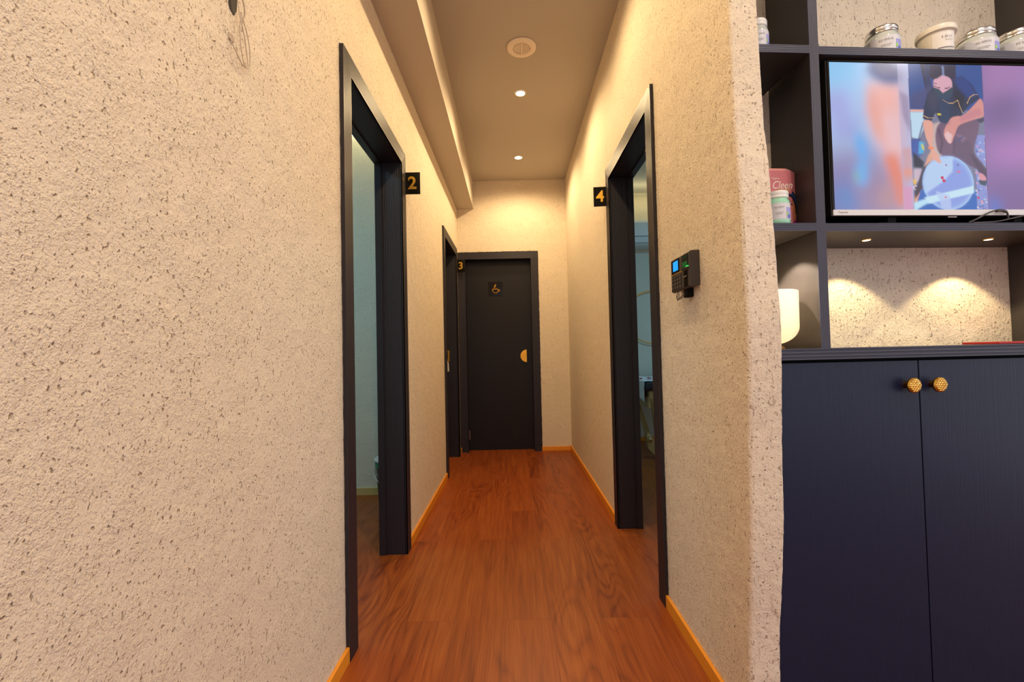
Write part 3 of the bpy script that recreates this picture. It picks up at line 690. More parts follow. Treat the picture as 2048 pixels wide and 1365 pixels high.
# wall behind the shelving (structure)
tag(MB(K).box(-0.02, 2.2, 0.201, 0.26, Z0, CAMH + (CEIL - CAMH) / S).build('wall_cabinet', M['plaster_drag']), kind='structure')
PU0, PU1, RU0, RU1 = 0.160, 0.186, 0.972, 0.998
DEP = 0.20
sh = cab_empty('shelving_unit', 0.5, 0.0, 1.045, 'navy open shelving unit holding the television and jars', 'shelving')
ZT = 2.62
def board(b, u0, u1, v0, v1, z0, z1): b.box(u0, u1, v0, v1, z0, z1)
def edge_strip_v(u0, u1, z0, z1):      # grooved front edge of an upright
    b = MB(K); pr_ = [(0, 0.0)] + [(d, 0.003 + (t - 0.003)) for d, t in grooved(5, u1 - u0, 0.003, 0.0006, 0.001)] + [(u1 - u0, 0.0)]
    b.loft([[(u0 + d, -t, z0), (u0 + d, -t, z1)] for d, t in pr_]); return b
def edge_strip_h(u0, u1, z0, z1):
    b = MB(K); pr_ = [(0, 0.0)] + grooved(4, z1 - z0, 0.003, 0.0006, 0.001) + [(z1 - z0, 0.0)]
    b.loft([[(u0, -t, z0 + d), (u1, -t, z0 + d)] for d, t in pr_]); return b
for (a, c) in ((PU0, PU1), (RU0, RU1), (-0.010, 0.002)):
    b = MB(K); sh_ = 0.018 if a == PU0 else 0.0        # the left upright stands slightly out of square
    b.prism([(a, 0), (c, 0), (c + sh_ * .5, DEP), (a + sh_, DEP)], 1.045, ZT, lambda x, v_, z: (x, v_, z)); up = b.build('upright', M['cab_side'], sh)
    edge_strip_v(a, c, 1.045, ZT).build('grooved_edge', M['cab_body'], up)
for (a, c, z0, z1) in ((0.002, PU0, 1.852, 1.874), (PU1, RU0, 1.850, 1.872), (0.002, PU0, 1.363, 1.384), (PU1, RU0, 1.361, 1.383), (RU1, 1.5, 1.850, 1.872), (RU1, 1.5, 1.361, 1.383), (0.002, PU0, ZT - 0.022, ZT), (PU1, RU0, ZT - 0.022, ZT)):
    b = MB(K); b.box(a, c, 0, DEP, z0, z1); s_ = b.build('shelf', M['cab_side'], sh)
    edge_strip_h(a, c, z0, z1).build('grooved_edge', M['cab_body'], s_)
b = MB(K); b.box(PU1, RU0, DEP - 0.012, DEP - 0.001, 1.383, 1.850); tag(b.build('back_panel', M['black_matte'], sh), label='black back panel behind the television')
b = MB(K); b.box(RU0 + 0.026, 1.5, DEP - 0.012, DEP - 0.001, 1.872, ZT); b.build('back_panel', M['cab_side'], sh)
# little dots of paint/dust are left out; cabinet base
bc = cab_empty('base_cabinet', 0.45, 0.0, Z0, 'dark navy two-door base cabinet with gold knobs', 'cabinet')
b = MB(K); b.box(-0.01, 1.30, 0.022, DEP - 0.001, Z0, 1.0145); b.build('body', M['black_matte'], bc)
def knob(b_parent, u, z):
    b = MB(); rr = 0.0212
    b.lathe([(0.010, 0), (0.010, 0.010), (0.015, 0.014), (rr, 0.020), (rr, 0.025), (rr - 0.003, 0.027)], (0, 0, 0), 32)
    b.v = [K((u, 0, z)) + _cm.to_3x3() @ Vector((v.x, -v.z, v.y)) for v in b.v]
    kn = b.build('knob', M['gold_dark'], b_parent, smooth=True)
    # woven studs on the face
    b = MB()
    for i in range(-4, 5):
        for j in range(-4, 5):
            cx = i * 0.0078 + (0.0039 if j % 2 else 0); cz = j * 0.0052
            if math.hypot(cx, cz) < 0.0172:
                bm = bmesh.new(); bmesh.ops.create_icosphere(bm, subdivisions=2, radius=1)
                rt = Matrix.Rotation(0.5, 3, 'Z')
                vs = [rt @ Vector((v.co.x * 0.0042, v.co.y * 0.0027, 0)) + Vector((cx, cz, 0.0268 + v.co.z * 0.0020)) for v in bm.verts]
                bm.verts.index_update(); b.add(vs, [tuple(v.index for v in f.verts) for f in bm.faces]); bm.free()
    b.v = [K((u, 0, z)) + _cm.to_3x3() @ Vector((v.x, -v.z, v.y)) for v in b.v]
    b.build('hammered_face', M['gold_polished'], kn, smooth=True)
for (a, c, ku) in ((0.000, 0.4355, 0.400), (0.4385, 0.875, 0.474), (0.878, 1.30, None)):
    b = MB(K); b.box(a, c, 0.0, 0.020, Z0 + 0.05, 1.0065); dr = b.build('door', M['cab_door'], bc, bevel=0.001)
    if ku: knob(dr, ku, 0.9405)
# countertop
m, N, L, bs = new_mat('frosted_bowl_glass'); tl = N.new('ShaderNodeBsdfTranslucent'); tl.inputs[0].default_value = (0.98, 0.93, 0.82, 1)
ms = N.new('ShaderNodeMixShader'); ms.inputs[0].default_value = 0.55; bs.inputs['Base Color'].default_value = (0.95, 0.91, 0.82, 1); bs.inputs['Roughness'].default_value = 0.45
L.new(bs.outputs[0], ms.inputs[1]); L.new(tl.outputs[0], ms.inputs[2]); L.new(ms.outputs[0], N['Material Output'].inputs[0]); M['bowl'] = m
ct = cab_empty('countertop', 0.45, 0.0, 1.014, 'grooved navy countertop over the base cabinet', 'countertop')
b = MB(K); b.box(-0.01, 1.30, -0.006, DEP - 0.001, 1.0150, 1.0450); cb = b.build('board', M['cab_body'], ct)
b = MB(K); pr_ = [(0, 0.0)] + grooved(3, 0.030, 0.007, 0.003, 0.001) + [(0.030, 0.0)]
b.loft([[(-0.01, -0.004 - t, 1.0150 + d), (1.30, -0.004 - t, 1.0150 + d)] for d, t in pr_]); b.build('grooved_edge', M['cab_body'], ct)
# under-shelf lamps
def cab_lamp(u, v, label, pw=CABINET_W, ang=104, lc=(1.0, 0.78, 0.42), tilt=(0, 0, -1)):
    r = cab_empty('cabinet_spotlight', u, v, 1.361, label, 'spotlight', 'spotlights under the middle shelf')
    b = MB(); b.lathe([(0.010, 0), (0.0135, 0), (0.013, -0.002), (0.0105, -0.003), (0.010, 0)], K((u, v, 1.361)), 28); b.build('bezel', M['gold_satin'], r, smooth=True)
    b = MB(); b.lathe([(0.0105, -0.0008), (0.0105, -0.0022), (0.006, -0.0032)], K((u, v, 1.361)), 24); b.build('lens', M['lamp_small'], r, smooth=True)
    add_spot('bulb', K((u, v, 1.355)), pw, lc, ang, 0.25, r, 0.006, tilt)
cab_lamp(0.385, 0.09, 'small round spotlight under the middle shelf, near the left upright')
cab_lamp(0.772, 0.09, 'small round spotlight under the middle shelf, towards the right end')
cab_lamp(0.076, 0.085, 'small round spotlight under the shelf above the white bowl', 11.0, 112, (1.0, 0.82, 0.62))

# ------------------------------------------------------------------ jars
def label_patch(cu, cv, r_, z0, z1, a0, a1, m, name, parent, out=0.0004, z_of=None, n=24):
    """curved patch on a cylinder; angle 0 faces -v, growing towards +u"""
    b = MB(K); rows = []
    for z in (z0, z1):
        rows.append([(cu + (r_ + out) * math.sin(a0 + (a1 - a0) * k / n), cv - (r_ + out) * math.cos(a0 + (a1 - a0) * k / n), z) for k in range(n + 1)])
    b.loft(rows); o = b.build(name, m, parent, smooth=True); return o
def patch_lines(cu, cv, r_, a0, a1, zs, m, parent, name, th=0.0011, out=0.0009):
    b = MB(K)
    for z, fa, fb in zs:
        aa = a0 + (a1 - a0) * fa; bb = a0 + (a1 - a0) * fb; n = 10
        b.loft([[(cu + (r_ + out) * math.sin(aa + (bb - aa) * k / n), cv - (r_ + out) * math.cos(aa + (bb - aa) * k / n), zz) for k in range(n + 1)] for zz in (z - th / 2, z + th / 2)])
    return b.build(name, m, parent)
def curved_text(s, size, cu, cv, r_, a_c, z, m, parent, name, out=0.0012, offset=0.0, shear=0.0):
    place = Matrix.Identity(4)
    o = text_mesh(s, size, m, None, name, place, 0.0, offset=offset, shear=shear)
    inv = world_of(parent).inverted()
    for v in o.data.vertices:
        a = a_c + v.co.x / r_; v.co = inv @ K((cu + (r_ + out) * math.sin(a), cv - (r_ + out) * math.cos(a), z + v.co.y))
    o.parent = parent; return o
def jar(u, v, z, r_, h, label, group, body='grey_jar', lidm='silver', face=-0.62, small=False):
    """round-shouldered jar with screw lid; face = angle its label points to"""
    t = cab_empty('cream_jar', u, v, z, label, 'jar', group)
    hs = h - 0.020
    prof = [(r_ * .90, z), (r_ * .985, z + .004), (r_, z + .010), (r_, z + hs * .78), (r_ * .97, z + hs * .88), (r_ * .86, z + hs * .97), (r_ * .84, z + hs + 0.002)]
    MB(K).lathe(prof, (u, v, 0), 56).build('body', M[body], t, smooth=True)
    lid = [(r_ * .88, z + hs + .001), (r_ * .905, z + hs + .002), (r_ * .905, z + hs + .007), (r_ * .885, z + hs + .0085), (r_ * .905, z + hs + .010), (r_ * .905, z + h - .003), (r_ * .87, z + h), (r_ * .3, z + h)]
    MB(K).lathe(lid, (u, v, 0), 56).build('lid', M[lidm], t, smooth=True)
    z0, z1 = z + .012, z + hs * .78
    lb = label_patch(u, v, r_, z0, z1, face - 1.65, face + 1.25, M['label'], 'label', t)
    patch_lines(u, v, r_, face - 1.5, face - 0.62, [(z1 - .004 - k * .0026, 0.05 + 0.03 * (k % 3), 0.86) for k in range(int((z1 - z0 - .014) / .0026))], M['grey_text'], lb, 'fine_print', .0010)
    patch_lines(u, v, r_, face - 1.0, face - 0.62, [(z0 + .010, 0.2, 0.98)], M['ink_brown'], lb, 'barcode_block', .006)
    curved_text('RE SERVE', .0085 if not small else .006, u, v, r_, face + 0.10, z1 - .012, M['grey_text'], lb, 'lettering')
    patch_lines(u, v, r_, face - 0.30, face + 0.55, [(z1 - .026, 0.1, 0.8), (z1 - .030, 0.15, 0.7)], M['grey_text'], lb, 'small_lettering', .0012)
    lp = label_patch(u, v, r_, z0 + .002, z0 + (z1 - z0) * .72, face + 0.66, face + 1.15, M['lilac'], 'label_flower', lb, .0008)
    label_patch(u, v, r_, z0 + .010, z0 + .020, face + 0.66, face + 0.78, M['leafgreen'], 'label_leaf', lb, .0012)
    label_patch(u, v, r_, z0 + .003, z0 + .012, face + 0.80, face + 1.0, M['blueberry'], 'label_berry', lb, .0012)
    return t
ST = 1.873
G = 'jars on the shelf above the television'
jar(0.437, 0.066, ST, 0.043, 0.094, 'clear jar with silver lid and grey label, leftmost above the television', G)
jar(0.738, 0.070, ST, 0.048, 0.094, 'clear silver-lidded jar between the white tub and the rightmost jar', G)
jar(0.866, 0.070, ST, 0.047, 0.098, 'clear jar with bronze-toned lid, rightmost above the television', G)
jar(0.046, 0.050, 1.875, 0.030, 0.094, 'small white-lidded jar with lilac label on the narrow top left shelf', 'small jars in the narrow left bay', lidm='white_plastic', face=-0.35, small=True)
jar(0.075, 0.034, 1.385, 0.0325, 0.092, 'small mint green jar with white lid in front of the pink box', 'small jars in the narrow left bay', body='green_jar', lidm='white_plastic', face=-0.50, small=True)
# tub
tu, tv, tr = 0.603, 0.062, 0.040
t = cab_empty('cream_tub', tu, tv, ST, 'translucent cream tub with wide rimmed lid and white label above the television', 'tub')
MB(K).lathe([(tr * .86, ST), (tr * .90, ST + .003), (tr, ST + .078)], (tu, tv, 0), 56).build('body', M['cream_plastic'], t, smooth=True)
MB(K).lathe([(tr * 1.02, ST + .076), (tr * 1.15, ST + .078), (tr * 1.17, ST + .086), (tr * 1.13, ST + .093), (tr * 1.0, ST + .094)], (tu, tv, 0), 56).build('lid', M['cream_plastic'], t, smooth=True)
b = MB(K); fa = -0.30; rows = []
for z in (ST + .004, ST + .072):
    rr = tr * (.90 + .10 * (z - ST) / .078) + .0005
    rows.append([(tu + rr * math.sin(fa - .75 + 1.5 * k / 20), tv - rr * math.cos(fa - .75 + 1.5 * k / 20), z) for k in range(21)])
b.loft(rows); lb = b.build('label', M['label_white'], t, smooth=True)
curved_text('S Ø I S', .0095, tu, tv, tr, fa + 0.1, ST + .056, M['ink'], lb, 'lettering', .0006)
patch_lines(tu, tv, tr * .98, fa - .1, fa + .6, [(ST + .047, .1, .8)], M['grey_text'], lb, 'small_lettering', .001, .0014)
patch_lines(tu, tv, tr * .95, fa - .45, fa + .65, [(ST + .026, 0, 1)], M['ink'], lb, 'name_line', .0022, .0016)
patch_lines(tu, tv, tr * .94, fa + .1, fa + .5, [(ST + .019, 0, 1)], M['grey_text'], lb, 'volume_line', .001, .0016)

# ------------------------------------------------------------------ pink box
BZ = 1.385; b0, b1, bv0, bv1, bz1 = 0.046, 0.166, 0.068, 0.118, 1.556
pb = cab_empty('pink_box', 0.09, bv0, BZ, 'pink carton with a drawn woman and cursive lettering behind the mint jar', 'box')
b = MB(K); b.prism([(b0 + .01, bv0), (b1 - .022, bv0), (b1, bv0 + .014), (b1, bv1), (b0, bv1), (b0, bv0 + .014)], BZ, bz1, lambda a, v_, z: (a, v_, z)); b.build('carton', M['pink'], pb)
b = MB(K); o_ = .014
lo = [(b0 + .01, bv0), (b1 - .022, bv0), (b1, bv0 + .014), (b1, bv1), (b0, bv1), (b0, bv0 + .014)]
hi = [(b0 + .014, bv0 + o_), (b1 - .026, bv0 + o_), (b1 - .012, bv0 + .022), (b1 - .012, bv1 - .01), (b0 + .012, bv1 - .01), (b0 + .012, bv0 + .022)]
b.add([(x, y, bz1) for x, y in lo] + [(x, y, bz1 + .012) for x, y in hi], [tuple(range(5, -1, -1)), tuple(range(6, 12))] + [(k, (k + 1) % 6, 6 + (k + 1) % 6, 6 + k) for k in range(6)])
b.build('top_flap', M['pink_light'], pb)
def onbox(a, v_, z): return (a, v_, z)
def flat_poly(pts, d, m, name, parent):
    b = MB(K); vs = [(x, bv0 - d if x <= b1 - .022 else bv0 - d + (x - (b1 - .022)) * .014 / .022, z) for x, z in pts]
    b.add(vs, [tuple(range(len(pts)))]); return b.build(name, m, parent)
# drawn woman, coordinates from the carton's lower right corner
Wp = lambda x, z: (b1 - .0000 - x, BZ + z)
art = flat_poly([Wp(*p) for p in ((.000, .001), (.000, .040), (.004, .038), (.014, .026), (.020, .018), (.022, .001))], .0006, M['magenta_ink'], 'drawn_top', pb)
flat_poly([Wp(*p) for p in ((.002, .036), (.001, .060), (.004, .078), (.012, .098), (.026, .094), (.029, .078), (.026, .062), (.019, .052), (.017, .030), (.011, .026))], .0009, M['skin_ink'], 'drawn_face', pb)
flat_poly([Wp(*p) for p in ((.000, .048), (.000, .100), (.006, .108), (.016, .112), (.028, .106), (.033, .098), (.024, .094), (.018, .090), (.008, .078), (.005, .064), (.005, .052))], .0012, M['hair_ink'], 'drawn_hair', pb)
flat_poly([Wp(*p) for p in ((.001, .076), (.000, .090), (.006, .101), (.016, .107), (.028, .103), (.022, .099), (.012, .096), (.006, .086))], .0015, M['blue_ink'], 'drawn_headband', pb)
flat_poly([Wp(*p) for p in ((.016, .074), (.023, .0765), (.026, .073), (.022, .0715))], .0014, M['hair_ink'], 'drawn_eye', pb)
flat_poly([Wp(*p) for p in ((.014, .080), (.020, .084), (.026, .083), (.020, .082))], .0014, M['hair_ink'], 'drawn_brow', pb)
def cab_place(u, v, z): return frame_mat(K((u, v, z)), _cm.to_3x3() @ Vector((1, 0, 0)), _cm.to_3x3() @ Vector((0, -1, 0)))
text_mesh('Cleen', 0.034, M['cream_ink'], pb, 'lettering', cab_place(b1 - .050, bv0 - .0006, BZ + .128), 0.0002, shear=0.35, xs=0.80)
text_mesh('Hygiene', 0.008, M['cream_ink'], pb, 'small_lettering', cab_place(b1 - .068, bv0 - .0006, BZ + .148), 0.0002)
b = MB(K); b.box(b1 - .062, b1 - .026, bv0 - .0006, bv0, BZ + .1130, BZ + .1165); b.build('gold_lettering', M['gold_ink'], pb)

# ------------------------------------------------------------------ bowl, red card
bu, bv_, br_ = 0.086, 0.088, 0.066; bz = 1.0455
bo = cab_empty('glass_bowl', bu, bv_, bz, 'frosted white round-bottomed glass bowl on the countertop beside the pillar', 'bowl')
pr_ = [(0.012, bz + .012)] + [(br_ * math.sin(a), bz + .062 - .050 * math.cos(a)) for a in [k * math.pi / 20 for k in range(3, 11)]] + [(br_ * 1.005, bz + .10), (br_ * 1.01, bz + .163), (br_ * .97, bz + .164), (br_ * .95, bz + .10), (br_ * .80, bz + .045), (0.01, bz + .020)]
MB(K).lathe(pr_, (bu, bv_, 0), 56).build('vessel', M['bowl'], bo, smooth=True)
MB(K).lathe([(0.030, bz), (0.031, bz + .004), (0.020, bz + .007), (0.020, bz + .014)], (bu, bv_, 0), 40).build('base_ring', M['gold_satin'], bo, smooth=True)
tag(MB(K).box(0.716, 0.93, 0.03, 0.13, 1.0455, 1.0525, 0.0015).build('red_folder', M['red'], loc=K((0.82, 0.05, 1.0455))), 'flat red folder lying on the navy countertop', 'folder')

# ------------------------------------------------------------------ television
SU0, SU1, SZ0, SZ1 = 0.224, 0.956, 1.4240, 1.8365
tvv = cab_empty('television', (SU0 + SU1) / 2, 0.01, 1.384, 'flat television with white lower strip showing a blurred video, in the navy shelving', 'television')
b = MB(K); b.box(SU0 - .010, SU1 + .010, 0.010, 0.045, SZ0 - .018, SZ1 + .006, 0.002); b.box(SU0 + .06, SU1 - .06, 0.044, 0.075, SZ0 + .03, SZ1 - .06, 0.006)
b.build('case', M['black'], tvv)
b = MB(K); b.box(SU0 - .006, SU1 + .008, 0.0070, 0.0105, SZ0 - .0165, SZ0 - .0005, 0.0008); ws = b.build('lower_strip', M['bezel_white'], tvv)
text_mesh('Topview', 0.0085, M['grey_text'], ws, 'maker_lettering', cab_place(SU0 + .008, .0066, SZ0 - .0080), 0.0001, align='LEFT')
b = MB(K)
for a, c, z0, z1 in ((SU0 - .008, SU0 - .001, SZ0 - .001, SZ1 + .005), (SU1 + .001, SU1 + .008, SZ0 - .001, SZ1 + .005), (SU0 - .008, SU1 + .008, SZ1 + .001, SZ1 + .005)): b.box(a, c, 0.0075, 0.011, z0, z1)
b.build('bezel', M['black_gloss'], tvv)
for su in (0.40, 0.78):
    b = MB(K); b.box(su - .05, su + .05, 0.012, 0.085, 1.3835, 1.389, 0.001); b.box(su - .012, su + .012, 0.02, 0.04, 1.388, SZ0 - .014); b.build('foot', M['black_matte'], tvv)
b = MB(K); b.box(0.556, 0.582, 0.0095, 0.0105, 1.4025, 1.4040); b.build('standby_light', M['white_plastic'], tvv)
# picture, painted in a small raster and carried as colours of the screen mesh
IW, IH = 520, 294
YY, XX = np.mgrid[0:IH, 0:IW].astype(float)
CXp = 52 + (XX + .5) / IW * 1988.0; CYp = 95 + (YY + .5) / IH * 1118.0
img = np.zeros((IH, IW, 3))
def lin(c):
    c = np.array(c, float) / 255.0; return np.where(c <= .04045, c / 12.92, ((c + .055) / 1.055) ** 2.4)
def blur(m_, s):
    if s < 0.4: return m_
    k = int(3 * s) + 1; g = np.exp(-0.5 * (np.arange(-k, k + 1) / s) ** 2); g /= g.sum()
    p = np.pad(m_, ((k, k), (k, k)), mode='edge')
    p = sum(g[i] * p[:, i:i + m_.shape[1]] for i in range(2 * k + 1)); return sum(g[i] * p[i:i + m_.shape[0], :] for i in range(2 * k + 1))
def mask_poly(pts):
    m_ = np.zeros((IH, IW), bool); n = len(pts)
    for i in range(n):
        x0, y0 = pts[i]; x1, y1 = pts[(i + 1) % n]
        if y0 == y1: continue
        c = (y0 > CYp) != (y1 > CYp); m_ ^= c & (CXp < (x1 - x0) * (CYp - y0) / (y1 - y0) + x0)
    return m_.astype(float)
def smooth_pts(pts, sub=5):
    out = []; n = len(pts)
    for i in range(n):
        a, b_, c, d = [np.array(pts[(i + k) % n], float) for k in (-1, 0, 1, 2)]
        for s in range(sub):
            t = s / sub; out.append(tuple(0.5 * ((2 * b_) + (c - a) * t + (2 * a - 5 * b_ + 4 * c - d) * t * t + (3 * b_ - a - 3 * c + d) * t ** 3)))
    return out
def sk(p): return (p[0] - 43.0 * (p[1] - 95) / 1118.0, p[1])
def paint(m_, c, alpha=1.0, s=0.5, clip=None):
    global img
    m_ = blur(m_, s) * alpha
    if clip is not None: m_ = m_ * clip
    img = img * (1 - m_[..., None]) + lin(c) * m_[..., None]
def P_(pts, c, alpha=1.0, s=0.5, clip=None, curve=False):
    pts = [sk(p) for p in pts]; paint(mask_poly(smooth_pts(pts) if curve else pts), c, alpha, s, clip)
def E_(cx, cy, rx, ry, c, alpha=1.0, s=0.5, clip=None, ang=0.0):
    cx, cy = sk((cx, cy)); dx, dy = CXp - cx, CYp - cy; ca, sa = math.cos(ang), math.sin(ang)
    paint((((dx * ca + dy * sa) / rx) ** 2 + ((-dx * sa + dy * ca) / ry) ** 2 < 1).astype(float), c, alpha, s, clip)
def L_(pts, c, w_=5, s=0.4, clip=None, alpha=1.0):
    m_ = np.zeros((IH, IW)); pts = [sk(p) for p in pts]
    for (x0, y0), (x1, y1) in zip(pts, pts[1:]):
        l2 = (x1 - x0) ** 2 + (y1 - y0) ** 2 + 1e-6; t = np.clip(((CXp - x0) * (x1 - x0) + (CYp - y0) * (y1 - y0)) / l2, 0, 1)
        m_ = np.maximum(m_, ((CXp - x0 - t * (x1 - x0)) ** 2 + (CYp - y0 - t * (y1 - y0)) ** 2 < (w_ / 2) ** 2).astype(float))
    paint(m_, c, alpha, s, clip)
# blurred sides
P_([(0, 0), (700, 0), (760, 1300), (0, 1300)], (176, 205, 246), s=0)
P_([(40, 80), (360, 80), (300, 300), (60, 330)], (140, 205, 250), s=22)
P_([(60, 330), (200, 300), (260, 640), (180, 700), (80, 650)], (165, 165, 232), .8, 14)
P_([(360, 380), (250, 640), (190, 650), (330, 430)], (150, 160, 225), .8, 10)
P_([(80, 780), (360, 700), (600, 900), (640, 1240), (90, 1240)], (150, 130, 175), .9, 26)
P_([(90, 900), (220, 900), (260, 1240), (90, 1240)], (110, 125, 190), .8, 20)
P_([(380, 230), (640, 230), (660, 800), (560, 860), (430, 700), (370, 480)], (250, 185, 175), 1, 12)
P_([(470, 480), (600, 480), (640, 760), (540, 780)], (240, 205, 215), .9, 14)
P_([(370, 240), (430, 330), (480, 700), (420, 640), (360, 460)], (246, 165, 140), .8, 9)
P_([(480, 790), (600, 790), (660, 980), (660, 1210), (580, 1190), (530, 1000)], (246, 132, 88), 1, 9)
P_([(360, 900), (520, 900), (600, 1210), (330, 1210)], (170, 130, 150), .7, 22)
P_([(470, 1040), (550, 1020), (570, 1210), (430, 1210)], (205, 150, 140), .7, 12)
E_(310, 740, 44, 115, (100, 180, 250), .95, 8, ang=-0.25); E_(312, 930, 52, 110, (105, 185, 250), .95, 9, ang=0.1)
P_([(110, 1090), (190, 1010), (280, 1210), (150, 1210)], (88, 140, 205), .9, 12); E_(270, 960, 18, 50, (150, 190, 120), .5, 6)
E_(500, 170, 148, 78, (32, 70, 140), 1, 8, ang=.25); P_([(420, 110), (640, 120), (620, 220), (470, 200)], (92, 88, 132), .8, 9); E_(500, 85, 100, 60, (34, 58, 112), 1, 9)
P_([(1287, 0), (2140, 0), (2140, 1300), (1330, 1300)], (138, 106, 165), 1, 0)
P_([(1290, 80), (2140, 80), (2140, 330), (1480, 330), (1300, 420)], (170, 125, 180), 1, 16)
P_([(1310, 420), (1500, 330), (1700, 360), (1560, 640), (1310, 640)], (112, 86, 138), .9, 22)
P_([(1310, 700), (1700, 640), (2140, 760), (2140, 900), (1320, 860)], (190, 122, 190), .9, 24)
P_([(1320, 1000), (1700, 960), (2140, 1000), (2140, 1240), (1330, 1240)], (122, 88, 145), .8, 24); P_([(1330, 1120), (1400, 1110), (1450, 1230), (1330, 1230)], (80, 118, 205), .9, 10)
P_([(1600, 100), (2140, 100), (2140, 600), (1750, 560)], (150, 120, 190), .6, 30)
# translucent strip left of the portrait video
strip = mask_poly([sk(p) for p in ((598, 90), (690, 90), (722, 1215), (640, 1215))])
paint(strip, (190, 180, 215), .55, 0); P_([(612, 300), (690, 350), (705, 640), (640, 500)], (150, 130, 165), .7, 3, strip)
P_([(630, 740), (716, 740), (722, 1000), (640, 1000)], (214, 160, 160), .8, 4, strip); P_([(640, 900), (716, 900), (718, 960), (645, 960)], (235, 155, 130), .8, 3, strip)
P_([(640, 1040), (722, 1030), (722, 1215), (640, 1215)], (225, 150, 190), .8, 3, strip)
# portrait video
V = mask_poly([sk(p) for p in ((685, 90), (1287, 90), (1326, 1220), (724, 1220))])
paint(V, (120, 122, 150), 1, 0)
P_([(680, 90), (1290, 90), (1305, 450), (700, 445)], (34, 78, 150), 1, 1, V); P_([(780, 90), (850, 90), (900, 420), (860, 430)], (24, 44, 92), 1, 1, V)
P_([(790, 90), (800, 90), (838, 290), (828, 290)], (10, 22, 50), 1, .6, V); P_([(700, 340), (880, 250), (900, 450), (702, 447)], (70, 72, 120), .8, 5, V)
P_([(700, 447), (812, 450), (810, 470), (700, 466)], (235, 180, 170), 1, .6, V); P_([(702, 466), (812, 466), (806, 600), (765, 680), (712, 660)], (196, 226, 246), 1, 1, V)
P_([(800, 540), (812, 545), (770, 690), (756, 690)], (120, 130, 160), 1, .6, V); P_([(712, 678), (790, 668), (770, 700), (712, 700)], (70, 80, 130), 1, .8, V)
E_(745, 745, 55, 72, (60, 90, 170), 1, 2, V); P_([(770, 690), (812, 700), (806, 780), (764, 790)], (70, 175, 225), 1, 1, V); E_(800, 735, 10, 26, (220, 210, 60), .9, 1, V, -.3)
P_([(720, 770), (810, 850), (800, 900), (724, 890)], (16, 26, 48), 1, 1.5, V)
P_([(724, 900), (790, 900), (770, 1000), (724, 1010)], (214, 190, 206), .9, 2, V); E_(738, 1045, 20, 18, (225, 210, 225), 1, 1, V); E_(738, 1045, 9, 8, (50, 40, 60), 1, .6, V); E_(732, 1000, 14, 24, (240, 190, 70), .9, 1, V)
P_([(840, 800), (900, 720), (930, 760), (880, 850), (800, 1000), (760, 1160), (728, 1180), (728, 1120)], (226, 166, 138), 1, 1, V); P_([(800, 890), (860, 850), (880, 850), (790, 1060), (735, 1130), (730, 1080)], (60, 44, 60), 1, 1, V)
P_([(780, 1060), (1230, 1060), (1240, 1215), (730, 1215)], (30, 100, 190), 1, 1, V)
P_([(724, 1160), (780, 1140), (1200, 1030), (1215, 1080), (820, 1170), (740, 1215), (724, 1215)], (190, 230, 252), 1, 1.5, V)
P_([(1225, 640), (1310, 640), (1326, 1220), (1238, 1220)], (140, 150, 215), 1, .6, V)
rn = random.Random(3)
for _ in range(60): E_(1232 + rn.random() * 85, 690 + rn.random() * 520, 5 + rn.random() * 9, 4 + rn.random() * 9, rn.choice([(205, 205, 235), (100, 120, 190), (225, 160, 180), (70, 90, 160), (170, 200, 240)]), .8, .5, V)
P_([(880, 560), (940, 540), (960, 800), (900, 860), (870, 760)], (205, 180, 175), 1, 2, V)
# apron / trousers / shoe
P_([(930, 560), (1060, 530), (1240, 520), (1256, 600), (1220, 720), (1180, 800), (960, 800), (905, 690)], (112, 82, 108), 1, 1.2, V, True)
P_([(1060, 700), (1180, 690), (1220, 780), (1320, 900), (1318, 940), (1230, 900), (1060, 800)], (100, 74, 100), 1, 1, V, True)
P_([(1180, 780), (1250, 840), (1320, 930), (1300, 1000), (1240, 900)], (78, 58, 84), 1, 1, V, True); P_([(1255, 930), (1300, 950), (1312, 985), (1285, 1000), (1258, 975)], (222, 150, 165), 1, .7, V, True); P_([(1250, 985), (1320, 990), (1310, 1030), (1262, 1020)], (50, 70, 90), 1, .8, V)
L_([(930, 600), (960, 700), (940, 780)], (70, 46, 66), 14, 1.5, V, .8); L_([(1060, 640), (1050, 780)], (80, 60, 88), 14, 1.5, V, .8); L_([(1080, 640), (1140, 660), (1120, 690)], (146, 112, 140), 14, 1.5, V, .8); L_([(1065, 690), (1130, 650)], (52, 74, 130), 8, .8, V)
P_([(1235, 520), (1300, 500), (1308, 530), (1270, 548)], (66, 56, 86), 1, 1, V)
# plate
E_(1003, 1008, 208, 206, (176, 214, 250), 1, .6, V); E_(1003, 1008, 196, 196, (138, 160, 232), 1, 4, V); P_([(830, 880), (930, 815), (1043, 810), (1040, 920), (960, 1000), (820, 1090), (805, 1000)], (188, 216, 250), .9, 1.5, V)
P_([(806, 1120), (1208, 1030), (1210, 1085), (850, 1165)], (205, 238, 252), .95, 1, V); P_([(900, 1070), (1010, 1100), (1025, 1160), (1020, 1210), (950, 1200)], (186, 205, 246), .8, 1, V)
E_(955, 968, 12, 12, (205, 14, 80), 1, .3, V); E_(968, 992, 14, 11, (205, 14, 80), 1, .3, V); E_(1088, 922, 18, 8, (214, 110, 160), .9, .5, V); E_(987, 872, 7, 6, (150, 60, 110), 1, .3, V); E_(980, 1118, 9, 8, (230, 130, 150), 1, .4, V); E_(1082, 870, 12, 12, (110, 120, 190), .8, .6, V)
E_(1247, 1121, 9, 9, (215, 20, 90), 1, .3, V)
